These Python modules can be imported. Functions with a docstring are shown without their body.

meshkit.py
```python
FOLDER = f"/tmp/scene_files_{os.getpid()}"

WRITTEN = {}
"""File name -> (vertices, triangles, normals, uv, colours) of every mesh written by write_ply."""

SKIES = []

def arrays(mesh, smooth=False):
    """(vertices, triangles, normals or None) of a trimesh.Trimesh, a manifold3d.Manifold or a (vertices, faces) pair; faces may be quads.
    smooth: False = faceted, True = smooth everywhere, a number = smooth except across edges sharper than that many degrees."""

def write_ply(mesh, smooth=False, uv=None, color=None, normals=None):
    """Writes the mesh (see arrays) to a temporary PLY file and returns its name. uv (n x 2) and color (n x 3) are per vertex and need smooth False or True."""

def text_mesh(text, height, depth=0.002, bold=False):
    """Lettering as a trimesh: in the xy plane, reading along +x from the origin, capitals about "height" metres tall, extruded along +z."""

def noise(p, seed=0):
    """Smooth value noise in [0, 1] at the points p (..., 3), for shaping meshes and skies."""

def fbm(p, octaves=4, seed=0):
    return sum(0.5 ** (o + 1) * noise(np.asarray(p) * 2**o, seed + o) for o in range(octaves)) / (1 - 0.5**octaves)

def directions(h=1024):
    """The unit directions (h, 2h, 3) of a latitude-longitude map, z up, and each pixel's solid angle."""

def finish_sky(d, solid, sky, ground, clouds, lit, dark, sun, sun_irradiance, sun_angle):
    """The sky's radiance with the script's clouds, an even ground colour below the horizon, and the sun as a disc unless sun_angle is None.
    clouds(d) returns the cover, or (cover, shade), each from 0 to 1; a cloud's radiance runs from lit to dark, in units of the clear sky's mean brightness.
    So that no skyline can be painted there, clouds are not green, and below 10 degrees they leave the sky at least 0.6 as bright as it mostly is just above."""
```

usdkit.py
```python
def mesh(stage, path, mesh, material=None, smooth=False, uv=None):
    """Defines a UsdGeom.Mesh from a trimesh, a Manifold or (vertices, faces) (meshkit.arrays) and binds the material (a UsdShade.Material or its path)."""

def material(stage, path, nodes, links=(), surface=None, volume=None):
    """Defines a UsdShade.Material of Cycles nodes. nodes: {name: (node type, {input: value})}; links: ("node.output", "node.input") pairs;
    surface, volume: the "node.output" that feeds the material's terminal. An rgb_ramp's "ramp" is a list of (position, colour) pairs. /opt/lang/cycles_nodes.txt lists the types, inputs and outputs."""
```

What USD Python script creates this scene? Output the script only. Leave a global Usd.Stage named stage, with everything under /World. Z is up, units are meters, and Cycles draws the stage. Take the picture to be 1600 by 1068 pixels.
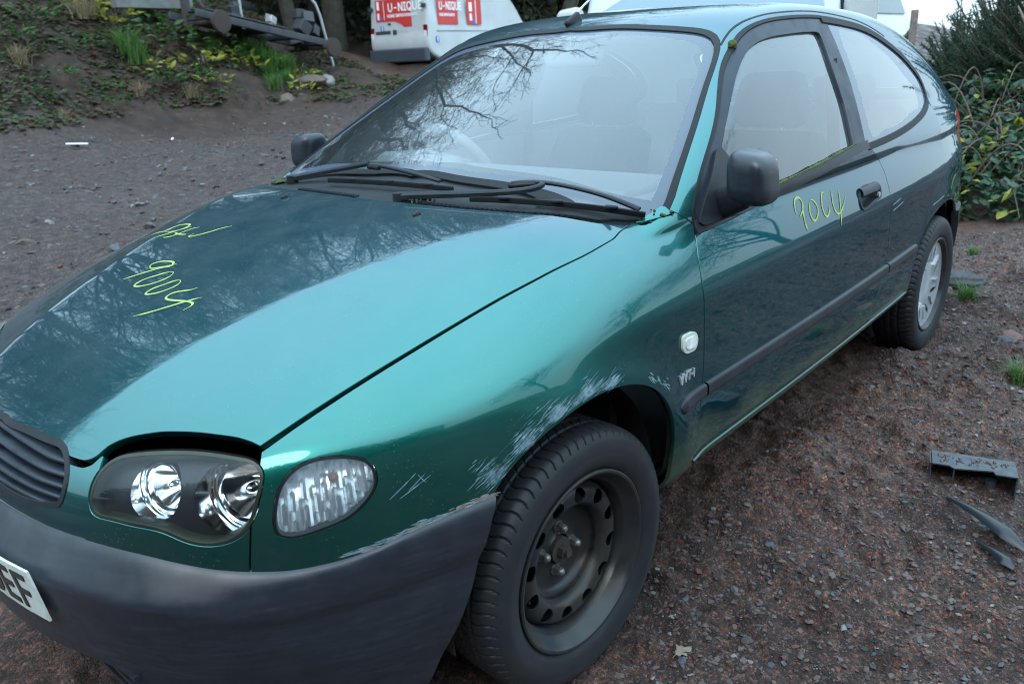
import math, random
import numpy as np, trimesh, usdkit, meshkit
from pxr import Usd, UsdGeom, UsdLux, UsdShade, Gf, Sdf, Vt
from scipy.interpolate import CubicSpline, RBFInterpolator
from scipy.spatial import cKDTree

stage = Usd.Stage.CreateInMemory()
UsdGeom.SetStageUpAxis(stage, 'Z'); UsdGeom.SetStageMetersPerUnit(stage, 1.0)
UsdGeom.Xform.Define(stage, '/World'); UsdGeom.Scope.Define(stage, '/World/Looks')
T_ = Sdf.ValueTypeNames
# ------------------------------------------------------------------ camera
CAM = np.array([1.12382, 1.64714, 1.27339]); YAW, PITCH, ROLL = 3.878606, -0.342684, -0.050314
EXPOSURE = 1.12
def cam_axes():
    cy, sy, cp, sp = math.cos(YAW), math.sin(YAW), math.cos(PITCH), math.sin(PITCH)
    f = np.array([cy*cp, sy*cp, sp]); r = np.array([sy, -cy, 0]); u = np.cross(r, f)
    return r*math.cos(ROLL)+u*math.sin(ROLL), -r*math.sin(ROLL)+u*math.cos(ROLL), f
cr_, cu_, cf_ = cam_axes()
cam = UsdGeom.Camera.Define(stage, '/World/camera')
mtx = Gf.Matrix4d(*cr_, 0, *cu_, 0, *(-cf_), 0, *CAM, 1)
cam.AddTransformOp().Set(mtx)
cam.CreateHorizontalApertureAttr(36.0); cam.CreateVerticalApertureAttr(24.03)
cam.CreateFocalLengthAttr(36.0*1244.05/1600)
cam.CreateFStopAttr(6.3); cam.CreateFocusDistanceAttr(1.75)
cam.CreateExposureAttr(EXPOSURE); cam.CreateClippingRangeAttr(Gf.Vec2f(0.05, 2000))
# ------------------------------------------------------------------ sky and (veiled) sun: overcast winter day
SUN_EL, SUN_AZ = math.radians(42), math.radians(70)       # azimuth measured as atan2(x, y)
SKY_STRENGTH = 0.10
sky = usdkit.material(stage, '/World/Looks/overcast_sky', {
    'sky': ('sky_texture', {'sky_type': 'single_scattering', 'sun_disc': False, 'sun_elevation': SUN_EL, 'sun_rotation': SUN_AZ, 'aerosol_density': 2.0}),
    'tc': ('texture_coordinate', {}), 'sx': ('separate_xyz', {}),
    'grad': ('rgb_ramp', {'ramp': [(0.0, (4.9, 6.2, 6.9)), (0.2, (5.6, 7.6, 9.0)), (0.6, (8.4, 12.4, 15.4)), (1.0, (10.2, 15.2, 19.2))]}),
    'n': ('noise_texture', {'scale': 2.2, 'detail': 5.0, 'roughness': 0.55}),
    'ramp': ('rgb_ramp', {'ramp': [(0.25, (.90, .90, .91)), (0.75, (1.08, 1.08, 1.07))]}), 'mul': ('mix', {'mix_type': 'multiply', 'fac': 1.0}),
    'm': ('mix', {'mix_type': 'mix', 'fac': 0.95}),
    'bg': ('background_shader', {'strength': SKY_STRENGTH})},
    [('tc.generated', 'n.vector'), ('tc.generated', 'sx.vector'), ('sx.z', 'grad.fac'), ('n.fac', 'ramp.fac'), ('grad.color', 'mul.color1'), ('ramp.color', 'mul.color2'), ('sky.color', 'm.color1'), ('mul.color', 'm.color2'), ('m.color', 'bg.color')], surface='bg.background')
dome = UsdLux.DomeLight.Define(stage, '/World/sky')
UsdShade.MaterialBindingAPI.Apply(dome.GetPrim()).Bind(sky)
dome.GetPrim().SetCustomDataByKey('kind', 'structure'); dome.GetPrim().SetCustomDataByKey('label', 'pale even overcast winter sky'); dome.GetPrim().SetCustomDataByKey('category', 'sky')
sun = UsdLux.DistantLight.Define(stage, '/World/sun')
sun.CreateIntensityAttr(0.15); sun.CreateAngleAttr(30.0); sun.CreateNormalizeAttr(True) if hasattr(sun, 'CreateNormalizeAttr') else None
sun.GetPrim().CreateAttribute('inputs:normalize', T_.Bool).Set(True)
sun.CreateColorAttr(Gf.Vec3f(1.0, 0.97, 0.93))
_s = np.array([math.sin(SUN_AZ)*math.cos(SUN_EL), math.cos(SUN_AZ)*math.cos(SUN_EL), math.sin(SUN_EL)])
_x = np.cross([0, 0, 1], _s); _x /= np.linalg.norm(_x); _y = np.cross(_s, _x)
sun.AddTransformOp().Set(Gf.Matrix4d(*_x, 0, *_y, 0, *_s, 0, 0, 0, 0, 1))
# ------------------------------------------------------------------ helpers
_used = {}
def path_for(name, parent=None):
    base = (parent.GetPath().pathString if parent is not None else '/World') + '/' + name
    k = _used.get(base, -1) + 1; _used[base] = k
    return base if k == 0 else '%s_%03d' % (base, k)
def tag(p, label=None, cat=None, group=None, kind=None):
    for k, v in (('label', label), ('category', cat), ('group', group), ('kind', kind)):
        if v: p.SetCustomDataByKey(k, v)
    return p
def xf(name, parent=None, loc=None, rz=0.0, **kw):
    x = UsdGeom.Xform.Define(stage, path_for(name, parent))
    if loc is not None: x.AddTranslateOp().Set(Gf.Vec3d(*map(float, loc)))
    if rz: x.AddRotateZOp().Set(float(math.degrees(rz)))
    return tag(x.GetPrim(), **kw)
def put(name, mesh, mat, parent=None, smooth=30, **kw):
    """One Mesh prim. mesh: trimesh / manifold / (v, f) / (v, f, normals)."""
    if isinstance(mesh, (list, tuple)) and len(mesh) == 3:
        v, f, n = mesh
        m = usdkit.mesh(stage, path_for(name, parent), (v, f), mat, smooth=False)
        m.CreateNormalsAttr(Vt.Vec3fArray.FromNumpy(np.ascontiguousarray(n, np.float32))); m.SetNormalsInterpolation('vertex')
    else:
        m = usdkit.mesh(stage, path_for(name, parent), mesh, mat, smooth=smooth)
    return tag(m.GetPrim(), **kw)
def cat_(*ms):
    return trimesh.util.concatenate([trimesh.Trimesh(*meshkit.arrays(m)[:2], process=False) for m in ms])
def box(sx, sy, sz, c=(0, 0, 0), R=None):
    b = trimesh.creation.box([sx, sy, sz])
    if R is not None: b.apply_transform(R)
    b.apply_translation(c); return b
def rbox(sx, sy, sz, r, c=(0, 0, 0), R=None, n=8):
    """box with rounded edges"""
    import manifold3d as m3
    s = m3.Manifold.sphere(r, n*2)
    pts = [s.translate((x*(sx/2-r), y*(sy/2-r), z*(sz/2-r))) for x in (-1, 1) for y in (-1, 1) for z in (-1, 1)]
    v, f, _ = meshkit.arrays(m3.Manifold.batch_hull(pts))
    t = trimesh.Trimesh(v, f, process=False)
    if R is not None: t.apply_transform(R)
    t.apply_translation(c); return t
def hull(spheres, n=20):
    import manifold3d as m3
    v, f, _ = meshkit.arrays(m3.Manifold.batch_hull([m3.Manifold.sphere(r, n).translate(tuple(map(float, p))) for p, r in spheres]))
    return trimesh.Trimesh(v, f, process=False)
def tube(P, r, n=8, caps=True):
    P = np.asarray(P, float); m = len(P); r = np.broadcast_to(r, m)
    T = np.gradient(P, axis=0); T /= np.linalg.norm(T, axis=1, keepdims=True)+1e-12
    up = np.array([0, 0, 1.0]) if abs(T[0, 2]) < .9 else np.array([1.0, 0, 0])
    a = np.cross(T[0], up); a /= np.linalg.norm(a); V = []
    for i in range(m):
        a = a-T[i]*(a@T[i]); a /= np.linalg.norm(a); b = np.cross(T[i], a)
        t = np.linspace(0, 2*np.pi, n, endpoint=False)
        V.append(P[i]+r[i]*(np.cos(t)[:, None]*a+np.sin(t)[:, None]*b))
    V = np.vstack(V); F = []
    i, j = np.meshgrid(np.arange(m-1), np.arange(n), indexing='ij'); i = i.ravel(); j = j.ravel(); k = (j+1) % n
    F = np.vstack([np.stack([i*n+j, i*n+k, (i+1)*n+k], 1), np.stack([i*n+j, (i+1)*n+k, (i+1)*n+j], 1)])
    if caps:
        for s, e in ((0, -1), ((m-1)*n, 1)):
            q = np.array([[s, s+x, s+x+1] for x in range(1, n-1)])
            F = np.vstack([F, q if e > 0 else q[:, ::-1]])
    return trimesh.Trimesh(V, F[:, ::-1], process=False)
def revolve(prof, n=96, axis='y', closed=True):
    """prof: list of (radius, offset along the axis)."""
    p = np.array(prof, float); t = np.linspace(0, 2*np.pi, n, endpoint=False); m = len(p)
    r, o = p[:, 0], p[:, 1]
    V = np.stack([r[None]*np.cos(t)[:, None], np.broadcast_to(o, (n, m)), r[None]*np.sin(t)[:, None]], -1).reshape(-1, 3)
    i, j = np.meshgrid(np.arange(n), np.arange(m-1), indexing='ij'); i = i.ravel(); j = j.ravel(); k = (i+1) % n
    F = np.vstack([np.stack([i*m+j, i*m+j+1, k*m+j+1], 1), np.stack([i*m+j, k*m+j+1, k*m+j], 1)])
    tm = trimesh.Trimesh(V, F, process=False)
    return tm
def rot(axis, ang): return trimesh.transformations.rotation_matrix(ang, axis)
def flipy(m):
    v, f, n = m
    s = np.array([1, -1, 1.0]); return v*s, f[:, ::-1], n*s
def both(m):
    a = flipy(m); return np.vstack([m[0], a[0]]), np.vstack([m[1], a[1]+len(m[0])]), np.vstack([m[2], a[2]])
def join(*ms):
    V, F, N, o = [], [], [], 0
    for v, f, n in ms: V.append(v); F.append(f+o); N.append(n); o += len(v)
    return np.vstack(V), np.vstack(F), np.vstack(N)
# ------------------------------------------------------------------ materials
L = '/World/Looks/'
def mat(name, col, rough=.5, metal=0., coat=0., spec=.5, var=None, scale=20., bump=0., bscale=60., bdist=.002, rvar=0., **kw):
    """principled material; var: second colour mixed in by noise; bump: strength of noise relief"""
    nodes = {'p': ('principled_bsdf', {'base_color': col, 'roughness': rough, 'metallic': metal, 'coat_weight': coat, 'specular_ior_level': spec, **kw}), 'tc': ('texture_coordinate', {})}
    links = []
    if var is not None:
        nodes['n'] = ('noise_texture', {'scale': scale, 'detail': 5., 'roughness': .6}); nodes['r'] = ('rgb_ramp', {'ramp': [(.35, col), (.68, var)]})
        links += [('tc.object', 'n.vector'), ('n.fac', 'r.fac'), ('r.color', 'p.base_color')]
    if rvar:
        nodes['n2'] = ('noise_texture', {'scale': scale*1.7, 'detail': 4.}); nodes['mr'] = ('map_range', {'from_min': .3, 'from_max': .7, 'to_min': rough-rvar, 'to_max': rough+rvar, 'clamp': True})
        links += [('tc.object', 'n2.vector'), ('n2.fac', 'mr.value'), ('mr.result', 'p.roughness')]
    if bump:
        nodes['nb'] = ('noise_texture', {'scale': bscale, 'detail': 6., 'roughness': .65}); nodes['b'] = ('bump', {'strength': bump, 'distance': bdist})
        links += [('tc.object', 'nb.vector'), ('nb.fac', 'b.height'), ('b.normal', 'p.normal')]
    return usdkit.material(stage, L+name, nodes, links, surface='p.BSDF')
def paint_material():
    nodes = {
        'tc': ('texture_coordinate', {}), 'sx': ('separate_xyz', {}),
        'lw': ('layer_weight', {'blend': .45}),
        'flop': ('rgb_ramp', {'ramp': [(0., (.006, .132, .103)), (.30, (.010, .117, .108)), (.55, (.022, .099, .114)), (1., (.012, .058, .084))]}),
        'fl': ('noise_texture', {'scale': 900., 'detail': 1.}), 'flb': ('bump', {'strength': .04, 'distance': .0005}),
        # green algae and road dirt low on the sides, in blotches
        'nd': ('noise_texture', {'scale': 5., 'detail': 6., 'roughness': .65}),
        'h': ('map_range', {'from_min': .30, 'from_max': .56, 'to_min': .75, 'to_max': -.35}),
        'ad': ('math', {'math_type': 'add'}), 'fac': ('map_range', {'from_min': .60, 'from_max': 1.28, 'to_min': 0., 'to_max': .62, 'clamp': True}),
        'pc': ('principled_bsdf', {'metallic': 1., 'roughness': .205, 'coat_weight': 1., 'coat_roughness': .018, 'coat_ior': 1.60, 'specular_tint': (.08, .34, .42)}),
        'pw': ('principled_bsdf', {'metallic': 1., 'roughness': .52, 'coat_weight': 1., 'coat_roughness': .018, 'coat_ior': 1.60, 'specular_tint': (.08, .34, .42)}), 'wide': ('hsv', {'saturation': 1.12, 'value': .95}), 'mw': ('mix_closure', {'fac': .30}),
        'pd': ('principled_bsdf', {'base_color': (.036, .042, .016), 'roughness': .7}), 'mx': ('mix_closure', {}),
        # a film of dust and dried water marks on what faces up
        'ge': ('geometry', {}), 'sn': ('separate_xyz', {}), 'upz': ('map_range', {'from_min': .25, 'from_max': 1., 'to_min': .002, 'to_max': .020, 'clamp': True}), 'du': ('noise_texture', {'scale': 7., 'detail': 8., 'roughness': .7}), 'dur': ('map_range', {'from_min': .35, 'from_max': .68, 'to_min': .45, 'to_max': 1.35, 'clamp': True}), 'dm': ('math', {'math_type': 'multiply'}),
        'sv': ('voronoi_texture', {'scale': 130.}), 'svr': ('map_range', {'from_min': .10, 'from_max': .16, 'to_min': .10, 'to_max': 0., 'clamp': True}), 'svn': ('noise_texture', {'scale': 9., 'detail': 2.}), 'svm': ('map_range', {'from_min': .52, 'from_max': .62, 'to_min': 0., 'to_max': 1., 'clamp': True}), 'sm': ('math', {'math_type': 'multiply'}), 'dsum': ('math', {'math_type': 'add'}),
        'dd': ('diffuse_bsdf', {'color': (.46, .45, .43)}), 'mxd': ('mix_closure', {})}
    links = [('lw.facing', 'flop.fac'), ('flop.color', 'pc.base_color'), ('tc.object', 'fl.vector'), ('fl.fac', 'flb.height'), ('flb.normal', 'pc.normal'),
             ('tc.object', 'nd.vector'), ('tc.object', 'sx.vector'), ('sx.z', 'h.value'), ('h.result', 'ad.value1'), ('nd.fac', 'ad.value2'), ('ad.value', 'fac.value'),
             ('ge.normal', 'sn.vector'), ('sn.z', 'upz.value'), ('tc.object', 'du.vector'), ('du.fac', 'dur.value'), ('upz.result', 'dm.value1'), ('dur.result', 'dm.value2'), ('tc.object', 'sv.vector'), ('sv.distance', 'svr.value'), ('tc.object', 'svn.vector'), ('svn.fac', 'svm.value'), ('svr.result', 'sm.value1'), ('svm.result', 'sm.value2'), ('dm.value', 'dsum.value1'), ('sm.value', 'dsum.value2'), ('dsum.value', 'mxd.fac'), ('flop.color', 'wide.color'), ('wide.color', 'pw.base_color'), ('flb.normal', 'pw.normal'), ('pc.BSDF', 'mw.closure1'), ('pw.BSDF', 'mw.closure2'), ('mw.closure', 'mxd.closure1'), ('dd.BSDF', 'mxd.closure2'), ('fac.result', 'mx.fac'), ('mxd.closure', 'mx.closure1'), ('pd.BSDF', 'mx.closure2')]
    return usdkit.material(stage, L+'teal_paint', nodes, links, surface='mx.closure')
PAINT = paint_material()
def glass_material(name, tint, dirt, dbl=1.75, dirtcol=(.62, .72, .78)):
    nodes = {'t': ('transparent_bsdf', {'color': tint}), 'g': ('glossy_bsdf', {'color': (1, 1, 1), 'roughness': .0}), 'fr': ('fresnel', {'IOR': 1.52}),
             'dbl': ('math', {'math_type': 'multiply', 'value2': dbl, 'use_clamp': True}),
             'm': ('mix_closure', {}), 'd': ('diffuse_bsdf', {'color': dirtcol}), 'tl': ('translucent_bsdf', {'color': dirtcol}), 'dm': ('mix_closure', {'fac': .5}),
             'tc': ('texture_coordinate', {}), 'n': ('noise_texture', {'scale': 3., 'detail': 5.}), 'mr': ('map_range', {'from_min': .3, 'from_max': .7, 'to_min': dirt*.7, 'to_max': dirt*1.2, 'clamp': True}),
             'm2': ('mix_closure', {})}
    links = [('fr.fac', 'dbl.value1'), ('dbl.value', 'm.fac'), ('m2.closure', 'm.closure1'), ('g.BSDF', 'm.closure2'), ('d.BSDF', 'dm.closure1'), ('tl.BSDF', 'dm.closure2'),
             ('t.BSDF', 'm2.closure1'), ('dm.closure', 'm2.closure2'), ('tc.object', 'n.vector'), ('n.fac', 'mr.value'), ('mr.result', 'm2.fac')]
    return usdkit.material(stage, L+name, nodes, links, surface='m.closure')
WSGLASS = glass_material('windscreen_glass', (.86, .94, .94), .03, dbl=1.5)
SIDEGLASS = glass_material('side_glass', (.86, .94, .94), .035, dbl=1.5)
LENS = glass_material('lamp_lens', (.97, .98, .98), .006, dbl=.6)
TRIM = mat('black_trim', (.008, .009, .011), .42, spec=.25, var=(.016, .017, .020), scale=14)
FRIT = mat('ceramic_border', (.045, .055, .075), .06, spec=.6)
RUBBER = mat('rubber_seal', (.007, .0075, .008), .55, spec=.2)
PLASTIC = usdkit.material(stage, L+'grey_plastic', {'tc': ('texture_coordinate', {}), 'mp': ('mapping', {'scale': (3., 3., 34.), 'rotation': (.10, .06, 0.)}), 'n': ('noise_texture', {'scale': 4., 'detail': 7., 'roughness': .62}), 'r': ('rgb_ramp', {'ramp': [(.34, (.0050, .0065, .0095)), (.56, (.0080, .0100, .0145)), (.70, (.013, .016, .022)), (.84, (.026, .030, .037))]}),
    'n2': ('noise_texture', {'scale': 16., 'detail': 6.}), 'mr': ('map_range', {'from_min': .3, 'from_max': .7, 'to_min': .24, 'to_max': .44, 'clamp': True}), 'nb': ('noise_texture', {'scale': 1400., 'detail': 2.}), 'b': ('bump', {'strength': .22, 'distance': .0006}), 'p': ('principled_bsdf', {'specular_ior_level': .6})},
    [('tc.object', 'mp.vector'), ('mp.vector', 'n.vector'), ('n.fac', 'r.fac'), ('r.color', 'p.base_color'), ('tc.object', 'n2.vector'), ('n2.fac', 'mr.value'), ('mr.result', 'p.roughness'), ('tc.object', 'nb.vector'), ('nb.fac', 'b.height'), ('b.normal', 'p.normal')], surface='p.BSDF')
DARK = mat('dark_void', (.006, .006, .007), .9)
GUM = mat('tyre_rubber', (.0085, .0095, .012), .52, spec=.35, var=(.015, .0145, .0145), scale=16, bump=.15, bscale=400, bdist=.0006)
STEEL = mat('weathered_black_steel', (.016, .019, .024), .36, metal=.4, var=(.034, .028, .022), scale=11, bump=.3, bscale=160, bdist=.0008, rvar=.12)
RUST = mat('rust', (.045, .026, .018), .85, var=(.022, .018, .016), scale=18, bump=.5, bscale=80)
CHROME = mat('lamp_reflector', (.93, .94, .95), .09, metal=1.)
FACET = mat('faceted_reflector', (.97, .98, .98), .14, metal=.55, bump=.12, bscale=45, bdist=.008)
SILVER = mat('silver_plastic', (.50, .52, .54), .34, metal=.65, var=(.36, .37, .38), scale=9)
WHITEP = mat('plate_white', (.62, .64, .60), .35, var=(.42, .44, .33), scale=12)
BLACKP = mat('plate_black', (.008, .008, .010), .3)
CHALK = mat('yellow_paint_marker', (.36, .43, .10), .7, var=(.25, .33, .10), scale=60)
SCRATCH = mat('scraped_primer', (.20, .28, .31), .6, var=(.04, .10, .12), scale=90)
RUSTY = mat('rusty_edge', (.14, .10, .08), .85, var=(.30, .34, .33), scale=40)
AMBER = mat('amber_bulb', (.42, .22, .15), .3)
SEAT = mat('seat_fabric', (.018, .020, .026), .9, var=(.03, .033, .04), scale=60)
CABIN = mat('cabin_plastic', (.16, .17, .18), .7); PALE = mat('pale_fabric', (.62, .63, .65), .9)
LINER = mat('headlining', (.66, .68, .70), .9)
MOSS = mat('moss', (.05, .075, .012), .95, var=(.09, .11, .02), scale=200, bump=.8, bscale=500)
REDLENS = mat('red_lens', (.13, .006, .008), .1)
CLEARP = mat('repeater_lens', (.72, .72, .70), .15, var=(.5, .45, .42), scale=60)
PAPER = mat('white_paper', (.78, .80, .80), .6)
# ------------------------------------------------------------------ the car's body as one smooth implicit surface (x forward, y to its left, z up; front axle at x = 0)
def lse(a,b,k):  # smooth max
    m=np.maximum(a,b); return m+k*np.log1p(np.exp(-np.abs(a-b)/k))
def smn(a,b,k): return -lse(-a,-b,k)
def sp(x,k): return np.logaddexp(0,x/k)*k   # softplus
from scipy.interpolate import PchipInterpolator, CubicSpline
def spl(pts):
    p=np.array(sorted(pts),float); return CubicSpline(p[:,0],p[:,1],bc_type='natural',extrapolate=True)
# hood centre line and crease
Z0=spl([(-.60,1.01),(-.32,.975),(-.09,.952),(.2,.895),(.45,.825),(.65,.74),(.80,.645),(.95,.53)])
YC=spl([(-.6,.70),(-.3,.60),(0,.48),(.35,.34),(.65,.25),(.9,.20)])
YP=spl([(-3.6,.66),(-3.2,.715),(-2.8,.778),(-2.465,.807),(-2.0,.826),(-1.5,.835),(-.9,.837),(-.4,.833),(0,.826),(.3,.805),(.55,.765),(.75,.715),(1.0,.62)])
def Ztop(x,y):
    yy=np.sqrt(y*y+1e-4)
    w=1/(1+np.exp(-(x+.12)/.07))        # crease fades at the windscreen
    z=Z0(x)-(.010*w+.035*(1-w))*(yy/.7)**2
    d=sp(yy-YC(x),.007)
    z=z-(.045+.155*w)*d-.25*sp(yy-.60,.03)
    cab=np.clip((-x-.35)/.25,0,1); cab=cab*cab*(3-2*cab)
    return z*(1-cab)+cab*(.955+.03*np.clip((-x-.6)/2,0,1.3)-.0*yy)
def Sside(x,z):
    zc=.760
    s=-.012*((z-.52)/.2)**2*(z<.52)-.10*np.clip(.30-z,0,1)
    s=s-.9*sp(.335-z,.010)-.04*sp(z-.52,.03)-.26*sp(z-zc,.010)-.2*sp(z-.86,.03)
    flare=0
    for wx,a in ((0.,.016),(-2.465,.010)):
        rr=np.hypot(x-wx,z-.29); flare=flare+a*np.exp(-((rr-.36)/.06)**2)*(1/(1+np.exp(-(z-.30)/.05)))
    return YP(x)+s+flare
def Xfront(y,z):
    yy=np.sqrt(y*y+1e-4)
    return .815-.10*sp(z-.62,.03)*1.0-.22*(yy/.7)**2.0-.13*np.clip(yy/.7,0,2)**6-.25*np.clip(.35-z,0,1)
def Xrear(y,z):
    return -3.24+.10*(y/.7)**2+.06*np.clip(y/.7,0,2)**4+1.05*sp(z-.98,.05)-.05*np.exp(-((z-.93)/.12)**2)+.05*np.clip(.45-z,0,1)
def Flow(x,y,z):
    y=np.abs(y)
    kt=.022+.02/(1+np.exp(-(x+.1)/.15))
    a=lse(y-Sside(x,z),(z-Ztop(x,y))*.93,kt)
    a=lse(a,(x-Xfront(y,z))*.9,.028)
    a=lse(a,(Xrear(y,z)-x)*.75,.03)
    return lse(a,.19-z,.01)
def Gside(x,z):
    return .775-.36*(z-.93)-.27*(z-.93)**2-1.5*sp(.90-z,.01)-.055*np.clip((-x-1.3)/1.3,0,2)**2-.02*np.clip((x+1.0)/.6,0,2)**2
def Xw(y,z): return -.21-1.93*(z-.93)-.10*(z-.93)**2-.32*y*y
Zr=spl([(-.2,1.20),(-.6,1.29),(-.95,1.354),(-1.25,1.400),(-1.6,1.412),(-2.0,1.397),(-2.4,1.347),(-2.75,1.24),(-3.0,1.13),(-3.3,.97)])
def Fup(x,y,z):
    y=np.abs(y)
    a=lse((y-Gside(x,z))*.87,(z-(Zr(x)-.05*y*y-.4*y**6))*.98,.012)
    a=lse(a,(x-Xw(y,z))*.45,.016)
    a=lse(a,(Xrear(y,z)-x)*.68,.03)
    return a
def Fb(x,y,z):
    k=.004+.02*np.clip((-x-1.9)/.6,0,1)
    return smn(Flow(x,y,z),Fup(x,y,z),k)
SURR = mat('mossy_surround', (.008, .009, .010), .4, var=(.022, .028, .008), scale=30)
BEZEL = mat('lamp_bezel', (.008, .009, .011), .4)
LENS2 = glass_material('fluted_lens', (.97, .97, .97), .10, dbl=1.2)
CLEARB = mat('repeater_base', (.55, .55, .50), .3, var=(.40, .42, .33), scale=50)
STRIP = mat('rub_strip', (.008, .009, .012), .42, spec=.35, var=(.015, .016, .018), scale=12)
CHROME2 = mat('dull_metal', (.45, .46, .48), .3, metal=.9)
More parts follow.
